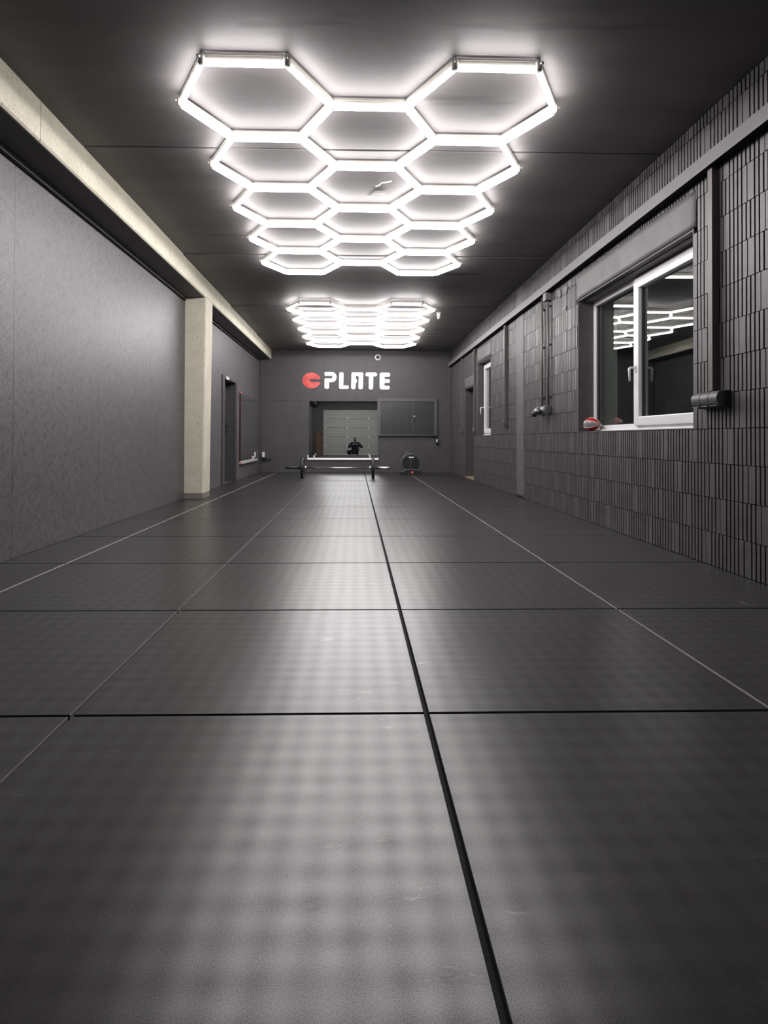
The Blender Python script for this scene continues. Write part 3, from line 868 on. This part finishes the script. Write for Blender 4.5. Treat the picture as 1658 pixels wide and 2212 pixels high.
# speed ball lying on the window sill
bl = thing('speed_ball', 'red and silver leather ball lying on the large window sill', 'ball', (2.30, 5.55, 0.862))
bx, by, bz, R_ = 2.285, 5.54, 0.862 + 0.067, 0.066
def ballpt(u, a):
    L_ = 0.088
    x = -L_ + 2 * L_ * u
    r_ = R_ * math.sin(PI * min(1, max(0, u)) ** 0.85) ** 0.62 if 0 < u < 1 else 0.0
    return Vector((0, -x, 0)) + Vector((math.cos(a), 0, math.sin(a))) * r_
yawb = Matrix.Rotation(0.55, 3, 'Z')
for k in range(6):
    g = MB(); a0 = PI / 3 * k + PI / 6; vs = []; nu, na = 16, 5
    for i in range(nu + 1):
        for j in range(na + 1):
            p = ballpt(0.004 + 0.992 * i / nu, a0 + 0.02 + (PI / 3 - 0.04) * j / na)
            vs.append(yawb @ p + Vector((bx, by, bz)))
    g.add(vs, [(i * (na + 1) + j, i * (na + 1) + j + 1, (i + 1) * (na + 1) + j + 1, (i + 1) * (na + 1) + j) for i in range(nu) for j in range(na)], 0, True)
    obj('leather_panel', g, M['leather_grey'] if k == 2 else M['leather_red'], bl, label='silver grey panel' if k == 2 else 'red panel')
g = MB()
for k in range(6):
    g.tube([yawb @ (ballpt(0.02 + 0.96 * i / 16, PI / 3 * k + PI / 6) * 0.995) + Vector((bx, by, bz)) for i in range(17)], 0.0028, 6)
obj('seam_piping', g, M['seam'], bl)
tip = yawb @ Vector((0, -0.088, 0)) + Vector((bx, by, bz))
dr = (yawb @ Vector((0, -1, 0)))
g = MB().tube([tip, tip + dr * 0.012 + Vector((0, 0, -0.01)), tip + dr * 0.03 + Vector((0, 0, -0.03))], 0.006, 8)
ringp = [tip + dr * (0.042 + 0.013 * math.cos(a)) + Vector((0.0, 0, -0.040 + 0.013 * math.sin(a))) for a in [2 * PI * i / 12 for i in range(13)]]
g.tube(ringp, 0.003, 6)
obj('swivel_hook', g, M['steel'], bl)

# ------------------------------------------------------------------ back wall: sign, mirror, hatch, camera, sockets
def lx(px): return -0.745 + (px - 698) * 0.010641
def lz(py): return 2.325 - (py - 803) * 0.010680
def conv(pts, ox):
    out = []
    for p in pts:
        out.append((lx(ox + p[0] / 15.79), lz(795 + p[1] / 15.79), (p[2] / 15.79 * 0.01065) if len(p) > 2 else 0))
    return out
sign = thing('wall_sign', 'painted sign on the back wall, red slotted disc followed by white PLATE lettering', 'sign', (-0.2, YB, 1.93))
def glyph(name, pts, ox, mt, raw=False, **k):
    outl = conv(pts, ox)
    outl = [p[:2] for p in outl] if raw else fillet(outl)
    obj(name, MB().prism(outl, 'y', YB - 0.010, YB + 0.001), mt, sign, **k)
# red disc with slot
cp = []
a0 = math.asin(55 / 270)
for k in range(49):
    a = a0 + (2 * PI - 2 * a0) * k / 48
    cp.append((422 + 313 * math.cos(a), 420 - 271 * math.sin(a)))
slot = [(715, 475)] + [(415 + 52 * math.cos(a), 422 + 52 * math.sin(a)) for a in [PI / 2 + PI * k / 10 for k in range(11)]] + [(715, 370)]
glyph('red_disc', cp + slot, 645, M['red'], True, label='red disc with a slot open to one side')
bowl = [(1120 + 165 * math.sin(a), 301 - 176 * math.cos(a)) for a in [PI * k / 14 for k in range(15)]]
inner = [(1100 + 40 * math.sin(a), 304 + 41 * math.cos(a)) for a in [PI * k / 8 for k in range(9)]]
def as_r(l): return [(x, y, 0) for x, y in l]
glyph('letter_p', [(868, 265, 40), (868, 125, 40)] + as_r(bowl) + [(1030, 478, 0), (1028, 707, 60), (863, 707, 60), (868, 345, 30)] + as_r(inner), 645, M['white'])
glyph('letter_l', [(1370, 135, 50), (1525, 135, 50), (1517, 585, 12), (1704, 585, 45), (1704, 710, 55), (1362, 712, 70)], 645, M['white'])
glyph('letter_a', [(213, 135, 45), (620, 135, 45), (610, 716, 60), (450, 716, 60), (461, 262, 30), (375, 262, 30), (362, 330, 20), (410, 400, 30), (400, 480, 30), (365, 510, 10), (352, 716, 60), (200, 716, 60)], 745, M['white'])
glyph('letter_t', [(693, 135, 65), (1097, 135, 65), (1097, 270, 60), (968, 270, 8), (960, 722, 65), (803, 722, 65), (808, 270, 8), (693, 270, 60)], 745, M['white'])
glyph('letter_e', [(1182, 137, 70), (1545, 137, 55), (1545, 278, 50), (1385, 278, 20), (1335, 315, 20), (1385, 355, 20), (1537, 360, 50), (1537, 498, 50), (1385, 495, 20), (1325, 540, 20), (1385, 590, 20), (1535, 583, 50), (1533, 720, 60), (1180, 720, 80)], 745, M['white'])

def wall_mirror_back():
    t = thing('wall_mirror', 'frameless mirror on a white rail, reflecting the garage door and the squatting person', 'mirror', (-0.27, YB, 0.30))
    x0, x1, z0, z1 = -1.064, 0.518, 0.345, 1.648
    e = 0.003; yw = 0.0022
    def Y(x, z, off): return YB - 0.012 - off + e * (z - z0) + yw * (x - (x0 + x1) / 2)
    vs = []
    for off in (0.0, 0.005):
        for (x, z) in ((x0, z0), (x1, z0), (x1, z1), (x0, z1)): vs.append((x, Y(x, z, off), z))
    m_ = MB().add(vs, [(0, 1, 2, 3)], 1).add([], [], 0)
    m_.f += [[4, 5, 6, 7]]; m_.mi += [0]; m_.sm += [False]
    for k in range(4):
        q = (k + 1) % 4
        m_.f.append([k, q, 4 + q, 4 + k]); m_.mi.append(1); m_.sm.append(False)
    obj('mirror_glass', m_, [M['mirror'], M['mirror_edge']], t)
    r = MB().prism([(YB - 0.001, 0.288), (YB - 0.040, 0.288), (YB - 0.045, 0.294), (YB - 0.045, 0.300), (YB - 0.012, 0.340), (YB - 0.001, 0.340)], 'x', -1.10, 0.53)
    obj('support_rail', r, M['white'], t)
    obj('rail_end', MB().bbox(-1.112, -1.088, YB - 0.047, YB, 0.29, 0.40, 0.003), M['white'], t)
    for x in (-0.96, 0.33):
        obj('mirror_clip', MB().bbox(x - 0.014, x + 0.014, YB - 0.045, YB - 0.014, 0.33, 0.40 if x > 0 else 0.395, 0.003), M['white'], t)
wall_mirror_back()
t = thing('wall_mirror', 'frameless mirror with a dark red side strip on the left wall beyond the door', 'mirror', (-2.2, 12.0, 0.3))
obj('mirror_glass', MB().box(-2.219, -2.207, 11.13, 12.86, 0.345, 1.645, 1, [1, 1, 1, 0, 1, 1]), [M['mirror'], M['mirror_edge']], t)
obj('support_rail', MB().bbox(-2.219, -2.165, 11.10, 12.88, 0.29, 0.34, 0.003), M['light_grey'], t)
obj('side_strip', MB().bbox(-2.219, -2.195, 11.09, 11.125, 0.345, 1.66, 0.003), M['dark_red'], t, label='dark red side strip')  # reddish reflection along the mirror edge put into solid colour
for z_ in (0.305, 1.655):
    obj('end_cap', MB().bbox(-2.219, -2.180, 11.09, 11.125, z_ - 0.015, z_ + 0.02, 0.005), M['pink_red'], t, label='red end cap')
obj('mirror_clip', MB().bbox(-2.207, -2.185, 12.5, 12.56, 0.335, 0.40, 0.003), M['light_grey'], t)

# hatch with two sliding leaves
t = thing('wall_hatch', 'dark framed serving hatch with two closed leaves beside the back wall mirror', 'hatch', (1.2, YB, 0.86))
yf = YB - 0.05
fb = MB()
fb.bbox(0.50, 1.893, yf, YB, 1.645, 1.717, 0.004)
fb.bbox(0.501, 0.578, yf + 0.0005, YB, 0.86, 1.65, 0.004)
fb.bbox(1.816, 1.892, yf + 0.0005, YB, 0.86, 1.65, 0.004)
fb.bbox(0.51, 1.88, yf - 0.02, YB, 0.85, 0.878, 0.004)
obj('hatch_frame', fb, M['hatch_frame'], t)
obj('leaf', MB().bbox(0.578, 1.330, yf + 0.018, YB - 0.005, 0.88, 1.645, 0.003), M['hatch'], t)
obj('leaf', MB().bbox(1.332, 1.816, yf + 0.024, YB - 0.005, 0.88, 1.645, 0.003), M['hatch'], t)
obj('meeting_strip', MB().bbox(1.318, 1.335, yf + 0.008, yf + 0.03, 0.88, 1.645, 0.002), M['hatch_frame'], t)
obj('knob', MB().lathe([(0.012, 0), (0.012, -0.02), (0.022, -0.03), (0.020, -0.042), (0.008, -0.046)], (1.36, yf + 0.024, 1.30), 'y', 14), M['light_grey'], t, label='small pale knob')
obj('lock', MB().lathe([(0.018, 0), (0.018, -0.012), (0.010, -0.016)], (1.36, yf + 0.024, 1.21), 'y', 14), M['black_plastic'], t, label='black lock')
obj('shelf_strip', MB().bbox(0.60, 1.80, YB - 0.02, YB, 0.815, 0.832, 0.003), M['hatch_frame'], t)
# dome camera
t = thing('dome_camera', 'small round white security camera above the sign on the back wall', 'camera', (0.509, YB, 2.668))
obj('camera_base', MB().lathe([(0.072, 0), (0.075, -0.012), (0.070, -0.032), (0.056, -0.045), (0.046, -0.048)], (0.509, YB, 2.668), 'y', 28), M['white'], t)
obj('camera_dome', MB().lathe([(0.042, -0.040), (0.038, -0.058), (0.026, -0.070), (0.010, -0.076)], (0.509, YB, 2.668), 'y', 20), M['black_plastic'], t)
# ceiling sensor
t = thing('ceiling_sensor', 'small pale green bracketed sensor on the ceiling beside the far honeycomb light', 'sensor', (1.34, 9.3, 2.80))
sx_ = 1.345; sy_ = 9.35
obj('sensor_mount', MB().bbox(sx_ - 0.035, sx_ + 0.035, sy_ - 0.03, sy_ + 0.03, 2.822, 2.839, 0.004), M['light_grey'], t)
obj('sensor_head', MB().bbox(sx_ - 0.03, sx_ + 0.02, sy_ - 0.035, sy_ + 0.02, 2.765, 2.821, 0.008), M['white'], t)
obj('sensor_lens', MB().lathe([(0.022, 0), (0.03, -0.012), (0.027, -0.028), (0.012, -0.036)], (sx_ + 0.002, sy_ - 0.005, 2.765), 'z', 14), M['light_grey'], t)
# socket with power supply low on the back wall, left
t = thing('wall_socket', 'wall socket with a white adapter low in the corner beside the side mirror', 'socket', (-2.1, YB, 0.3))
obj('socket_body', MB().bbox(-2.155, -2.075, YB - 0.04, YB, 0.265, 0.365, 0.006), M['black_plastic'], t)
obj('adapter', MB().bbox(-2.145, -2.09, YB - 0.075, YB - 0.035, 0.35, 0.47, 0.006), M['white'], t, label='white plug-in adapter')
obj('plug', MB().tube([(-2.10, YB - 0.04, 0.30), (-2.10, YB - 0.07, 0.298), (-2.10, YB - 0.09, 0.29)], [0.022, 0.02, 0.012], 12), M['black_plastic'], t)
cbm = MB().tube([(-2.08, YB - 0.03, 0.30), (-2.03, YB - 0.04, 0.31), (-1.99, YB - 0.04, 0.325), (-1.95, YB - 0.035, 0.31), (-1.93, YB - 0.03, 0.29), (-1.96, YB - 0.03, 0.278), (-2.03, YB - 0.035, 0.285), (-2.075, YB - 0.03, 0.29)], 0.008, 8)
obj('cord', cbm, M['black_plastic'], t)
# hanging socket under hatch corner
t = thing('hanging_connector', 'black cable connector with a pale face hanging at the lower corner of the hatch', 'connector', (1.89, YB, 0.7))
obj('cord', MB().tube([(1.78, YB - 0.012, 0.812), (1.83, YB - 0.02, 0.808), (1.86, YB - 0.02, 0.79)], 0.008, 8), M['black_plastic'], t)
obj('connector_body', MB().tube([(1.862, YB - 0.03, 0.80), (1.872, YB - 0.045, 0.76), (1.888, YB - 0.05, 0.70), (1.90, YB - 0.045, 0.66)], [0.025, 0.034, 0.034, 0.028], 14), M['black_plastic'], t)
obj('connector_face', MB().bbox(1.860, 1.892, YB - 0.092, YB - 0.082, 0.70, 0.775, 0.008), M['white'], t)  # white plate paints in the highlight on the black body

# ------------------------------------------------------------------ barbell
bb = thing('barbell', 'steel barbell with two black plates on the floor before the back mirror', 'barbell', (-0.352, 11.535, 0.0))
bb.rotation_euler = (0, 0, -0.012)
zb = 0.2
def loc_obj(name, mb, mt, parent, **k):
    o = bpy.data.objects.new(name, mb.mesh(name, mt)); C.objects.link(o); o.parent = parent
    for a, b in k.items(): o[a] = b
    return o
loc_obj('shaft', MB().tube([(-0.655, 0, zb), (0.655, 0, zb)], 0.0145, 12), M['steel'], bb)
for s_ in (-1, 1):
    loc_obj('sleeve', MB().tube([(s_ * 0.70, 0, zb), (s_ * 1.035, 0, zb), (s_ * 1.045, 0, zb)], [0.025, 0.025, 0.02], 14), M['steel'] if s_ > 0 else M['black_plastic'], bb, label='steel sleeve' if s_ > 0 else 'black sleeve')
    loc_obj('collar', MB().lathe([(0.020, -0.025), (0.036, -0.020), (0.038, 0.015), (0.030, 0.020)], (s_ * 0.642, 0, zb), 'x', 16), M['steel'], bb)
    p_ = [(0.026, -0.029), (0.055, -0.029), (0.060, -0.022), (0.140, -0.020), (0.148, -0.028), (0.192, -0.028), (0.199, -0.021), (0.199, 0.021), (0.192, 0.028), (0.148, 0.028), (0.140, 0.020), (0.060, 0.022), (0.055, 0.029), (0.026, 0.029)]
    loc_obj('weight_plate', MB().lathe(p_, (s_ * 0.70, 0, zb), 'x', 40), M['black_rubber'], bb)
    loc_obj('plate_hub', MB().lathe([(0.050, -0.031), (0.052, 0.031)], (s_ * 0.70, 0, zb), 'x', 20), M['steel'], bb)

# ------------------------------------------------------------------ cable reel
t = thing('cable_reel', 'black round cable reel with carrying handle and arched stand under the dark hatch', 'cable reel', (1.18, 12.5, 0))
rx_, ry_, rz_ = 1.195, 12.50, 0.255
for dy in (-0.10, 0.10):
    rp = [(rx_ + 0.205 * math.cos(a), ry_ + dy, rz_ + 0.205 * math.sin(a)) for a in [2 * PI * k / 36 for k in range(37)]]
    obj('guard_ring', MB().tube(rp, 0.011, 8, caps=False), M['socket_grey'], t)
dm = MB().lathe([(0.175, -0.085), (0.175, -0.080), (0.14, -0.078), (0.14, 0.078), (0.175, 0.080), (0.175, 0.085)], (rx_, ry_, rz_), 'y', 32)
obj('drum', dm, M['black_plastic'], t)
g = MB()
for k in range(6):
    ang = 2 * PI * k / 40
    rp = [(rx_ + 0.150 * math.cos(a), ry_ - 0.062 + 0.025 * k, rz_ + 0.150 * math.sin(a)) for a in [2 * PI * q / 28 for q in range(29)]]
    g.tube(rp, 0.0115, 6, caps=False)
obj('wound_cable', g, M['black_rubber'], t)
arch = [(rx_ - 0.235, 0.0), (rx_ + 0.235, 0.0)] + [(rx_ + 0.235 * math.cos(a), 0.0 + 0.125 * math.sin(a)) for a in [PI * k / 16 for k in range(1, 16)]]
obj('arched_foot', MB().prism(arch, 'y', ry_ - 0.14, ry_ - 0.115), M['black_plastic'], t)
obj('arched_foot', MB().prism(arch, 'y', ry_ + 0.115, ry_ + 0.14), M['black_plastic'], t)
rim = [(rx_ + 0.237 * math.cos(a), ry_ - 0.128, 0.004 + 0.127 * math.sin(a)) for a in [PI * k / 20 for k in range(5, 18)]]
obj('foot_rim', MB().tube(rim, 0.009, 8), M['trunk'], t)
dc = []
for k in range(25):
    a = 0.22 + (2 * PI - 0.44) * k / 24
    dc.append((rx_ + 0.022 + 0.030 * math.cos(a), 0.062 + 0.028 * math.sin(a)))
dc += [(rx_ + 0.020, 0.057), (rx_ + 0.020, 0.067)]
obj('red_emblem', MB().prism(dc, 'y', ry_ - 0.146, ry_ - 0.139), M['red'], t, label='small red slotted disc emblem')
hp = [(rx_ - 0.12, ry_ - 0.10, rz_ + 0.165), (rx_ - 0.105, ry_ - 0.09, rz_ + 0.235), (rx_ - 0.02, ry_ - 0.03, rz_ + 0.275), (rx_ + 0.045, ry_, rz_ + 0.280), (rx_ + 0.085, ry_, rz_ + 0.25), (rx_ + 0.105, ry_ - 0.02, rz_ + 0.16)]
obj('carry_handle', MB().tube(hp, 0.013, 8), M['socket_grey'], t)
obj('socket_plate', MB().bbox(rx_ - 0.10, rx_ + 0.10, ry_ - 0.112, ry_ - 0.088, rz_ - 0.13, rz_ + 0.14, 0.006), M['black_plastic'], t)
obj('name_tag', MB().bbox(rx_ - 0.055, rx_ + 0.055, ry_ - 0.122, ry_ - 0.110, rz_ + 0.118, rz_ + 0.145, 0.004), M['white'], t, label='white tag')
obj('post', MB().tube([(rx_ - 0.015, ry_ - 0.118, 0.12), (rx_ - 0.015, ry_ - 0.118, rz_ + 0.10)], 0.007, 8), M['socket_grey'], t)

# ------------------------------------------------------------------ person behind the camera (seen in the mirror)
def skin_mesh(name, pts, edges, rad, root, mt, parent, levels=2):
    me = bpy.data.meshes.new(name)
    me.from_pydata(pts, edges, [])
    o = bpy.data.objects.new(name, me); C.objects.link(o)
    sk = o.modifiers.new('skin', 'SKIN'); sk.use_smooth_shade = True
    for i, r_ in enumerate(rad):
        sv = me.skin_vertices[0].data[i]
        sv.radius = (r_, r_) if isinstance(r_, float) else r_
        sv.use_root = (i == root)
    ss = o.modifiers.new('sub', 'SUBSURF'); ss.levels = levels; ss.render_levels = levels
    dg = bpy.context.evaluated_depsgraph_get()
    ev = o.evaluated_get(dg)
    me2 = bpy.data.meshes.new_from_object(ev)
    me2.materials.clear(); me2.materials.append(mt)
    me2.polygons.foreach_set('use_smooth', [True] * len(me2.polygons))
    bpy.data.objects.remove(o)
    o2 = bpy.data.objects.new(name, me2); C.objects.link(o2)
    po = org(parent); o2.parent = parent; o2.location = -po
    return o2
pe = thing('person', 'person in a dark jacket squatting and holding up a phone before the garage door', 'person', (0.03, -0.55, 0))
HY = -0.20
J = {
 'pelvis': (0.03, -0.66, 0.26), 'waist': (0.03, -0.62, 0.38), 'chest': (0.03, -0.52, 0.54), 'neck0': (0.03, -0.43, 0.655), 'neck': (0.03, -0.395, 0.70), 'head0': (0.03, -0.37, 0.76), 'head1': (0.03, -0.365, 0.815), 'head2': (0.03, -0.372, 0.862),
 'shl': (-0.155, -0.47, 0.615), 'ell': (-0.27, -0.36, 0.455), 'wrl': (-0.065, -0.145, 0.575), 'hal': (-0.035, -0.09, 0.61),
 'shr': (0.215, -0.47, 0.615), 'elr': (0.37, -0.38, 0.45), 'wrr': (0.12, -0.145, 0.575), 'har': (0.085, -0.09, 0.61),
 'hil': (-0.06, -0.64, 0.25), 'knl': (-0.335, -0.40, 0.245), 'anl': (-0.175, -0.70, 0.10), 'tol': (-0.20, -0.56, 0.035),
 'hir': (0.12, -0.64, 0.25), 'knr': (0.155, -0.30, 0.42), 'anr': (0.145, -0.44, 0.075), 'tor': (0.155, -0.31, 0.03),
}
def build(names, edges, rad, root, mt, nm, lv=2):
    idx = {k: i for i, k in enumerate(names)}
    return skin_mesh(nm, [J[k] for k in names], [(idx[a], idx[b]) for a, b in edges], [float(r_) if not isinstance(r_, tuple) else r_ for r_ in rad], idx[root], mt, pe, lv)
# interpolated forearm / finger joints
def lerp(a, b, t_): return tuple(a[i] + (b[i] - a[i]) * t_ for i in range(3))
body_names = list(J.keys())
body_edges = [('pelvis', 'waist'), ('waist', 'chest'), ('chest', 'neck0'), ('neck0', 'neck'), ('neck', 'head0'), ('head0', 'head1'), ('head1', 'head2'),
 ('chest', 'shl'), ('shl', 'ell'), ('ell', 'wrl'), ('wrl', 'hal'), ('chest', 'shr'), ('shr', 'elr'), ('elr', 'wrr'), ('wrr', 'har'),
 ('pelvis', 'hil'), ('hil', 'knl'), ('knl', 'anl'), ('anl', 'tol'), ('pelvis', 'hir'), ('hir', 'knr'), ('knr', 'anr'), ('anr', 'tor')]
RB = dict(pelvis=.11, waist=.10, chest=.11, neck0=.05, neck=.043, head0=.058, head1=.068, head2=.058, shl=.055, ell=.036, wrl=.024, hal=.030, shr=.055, elr=.036, wrr=.024, har=.030,
 hil=.075, knl=.05, anl=.034, tol=.03, hir=.075, knr=.05, anr=.034, tor=.03)
build(body_names, body_edges, [RB[k] for k in body_names], 'pelvis', M['skin'], 'body')
jn = ['pelvis', 'waist', 'chest', 'neck0', 'neck', 'shl', 'ell', 'wrl', 'shr', 'elr', 'wrr']
je = [('pelvis', 'waist'), ('waist', 'chest'), ('chest', 'neck0'), ('neck0', 'neck'), ('chest', 'shl'), ('shl', 'ell'), ('ell', 'wrl'), ('chest', 'shr'), ('shr', 'elr'), ('elr', 'wrr')]
RJ = dict(pelvis=.145, waist=.145, chest=.15, neck0=.085, neck=.06, shl=.085, ell=.066, wrl=.040, shr=.085, elr=.066, wrr=.040)
build(jn, je, [RJ[k] for k in jn], 'pelvis', M['jacket'], 'jacket')
tn = ['pelvis', 'hil', 'knl', 'anl', 'hir', 'knr', 'anr']
te = [('pelvis', 'hil'), ('hil', 'knl'), ('knl', 'anl'), ('pelvis', 'hir'), ('hir', 'knr'), ('knr', 'anr')]
RT = dict(pelvis=.13, hil=.10, knl=.075, anl=.05, hir=.10, knr=.075, anr=.05)
build(tn, te, [RT[k] for k in tn], 'pelvis', M['trousers'], 'trousers')
for a, b in (('anl', 'tol'), ('anr', 'tor')):
    A_, B_ = Vector(J[a]), Vector(J[b]); A_.z = max(A_.z - 0.02, 0.045)
    J['s0'], J['s1'], J['s2'] = tuple(A_), lerp(A_, B_, 0.5), tuple(B_ + (B_ - A_) * 0.25); J['s2'] = (J['s2'][0], J['s2'][1], 0.032)
    build(['s0', 's1', 's2'], [('s0', 's1'), ('s1', 's2')], [.042, .038, .031], 's0', M['shoe'], 'shoe')
# fingers and thumbs gripping the phone
PH = (0.025, -0.075)   # phone centre x, y
for s_, hk in ((-1, 'hal'), (1, 'har')):
    hx, hy_, hz_ = J[hk]
    for k in range(4):
        z_ = hz_ - 0.018 + 0.018 * k
        ex = PH[0] + s_ * 0.038
        L_ = (0.9, 1.0, 0.95, 0.8)[k]
        J['f0'], J['f1'], J['f2'], J['f3'] = (hx, hy_, z_), (hx - s_ * 0.004, hy_ + 0.030 * L_, z_ + 0.002), (ex + s_ * 0.006, hy_ + 0.036 * L_, z_ + 0.003), (ex - s_ * 0.018 * L_, hy_ + 0.034, z_ + 0.003)
        build(['f0', 'f1', 'f2', 'f3'], [('f0', 'f1'), ('f1', 'f2'), ('f2', 'f3')], [.010, .0088, .0082, .007], 'f0', M['skin'], 'finger', 1)
    J['f0'], J['f1'], J['f2'] = (hx - s_ * 0.0, hy_ - 0.01, hz_ + 0.015), (hx - s_ * 0.012, hy_ - 0.012, hz_ + 0.045), (hx - s_ * 0.028, hy_ - 0.004, hz_ + 0.062)
    build(['f0', 'f1', 'f2'], [('f0', 'f1'), ('f1', 'f2')], [.012, .010, .008], 'f0', M['skin'], 'thumb', 1)
# head details: hair, ears, nose, eyes, mouth
hc = Vector((0.03, -0.365, 0.80))
def blob(c, sx, sy, sz, seg=16, rings=10, cut=None):
    g = MB(); vs = []
    for i in range(rings + 1):
        th = PI * i / rings
        for k in range(seg):
            a = 2 * PI * k / seg
            vs.append((c[0] + sx * math.sin(th) * math.cos(a), c[1] + sy * math.sin(th) * math.sin(a), c[2] + sz * math.cos(th)))
    fs = []
    for i in range(rings):
        for k in range(seg):
            f = (i * seg + k, i * seg + (k + 1) % seg, (i + 1) * seg + (k + 1) % seg, (i + 1) * seg + k)
            cc = sum((Vector(vs[q]) for q in f), Vector()) / 4
            if cut is None or cut(cc - Vector(c)): fs.append(f)
    return g.add(vs, fs, 0, True)
obj('hair', blob(hc + Vector((0, -0.012, 0.022)), 0.080, 0.092, 0.085, 20, 14, lambda d: d.z > 0.028 or d.y < -0.015), M['hair'], pe)
obj('nose', MB().tube([hc + Vector((0, 0.060, 0.015)), hc + Vector((0, 0.078, -0.008)), hc + Vector((0, 0.066, -0.016))], [0.007, 0.011, 0.010], 8), M['skin'], pe)
for s_ in (-1, 1):
    obj('ear', blob(hc + Vector((s_ * 0.070, -0.005, 0.0)), 0.010, 0.018, 0.028, 10, 8), M['skin'], pe)
    obj('eye', blob(hc + Vector((s_ * 0.026, 0.058, 0.012)), 0.011, 0.008, 0.006, 10, 6), M['black_plastic'], pe)
    obj('eyebrow', MB().tube([hc + Vector((s_ * 0.012, 0.064, 0.028)), hc + Vector((s_ * 0.026, 0.062, 0.032)), hc + Vector((s_ * 0.040, 0.054, 0.027))], 0.004, 6), M['hair'], pe)
obj('mouth', blob(hc + Vector((0, 0.056, -0.036)), 0.018, 0.008, 0.005, 10, 6), mat('lips', (0.4, 0.13, 0.11), 0.5), pe)
obj('beard', blob(hc + Vector((0, 0.004, -0.030)), 0.062, 0.062, 0.050, 18, 12, lambda d: d.z < 0.006 and d.y > -0.03), M['hair'], pe)
# phone
ph = thing('phone', 'dark phone held up in both hands by the squatting person', 'phone', (PH[0], PH[1], 0.62))
obj('phone_body', MB().bbox(PH[0] - 0.036, PH[0] + 0.036, PH[1] - 0.004, PH[1] + 0.004, 0.645, 0.795, 0.0035), M['black_plastic'], ph)
obj('phone_lens', MB().lathe([(0.007, 0), (0.007, 0.002), (0.005, 0.0025)], (PH[0] - 0.022, PH[1] + 0.004, 0.7847), 'y', 12), M['gasket'], ph)
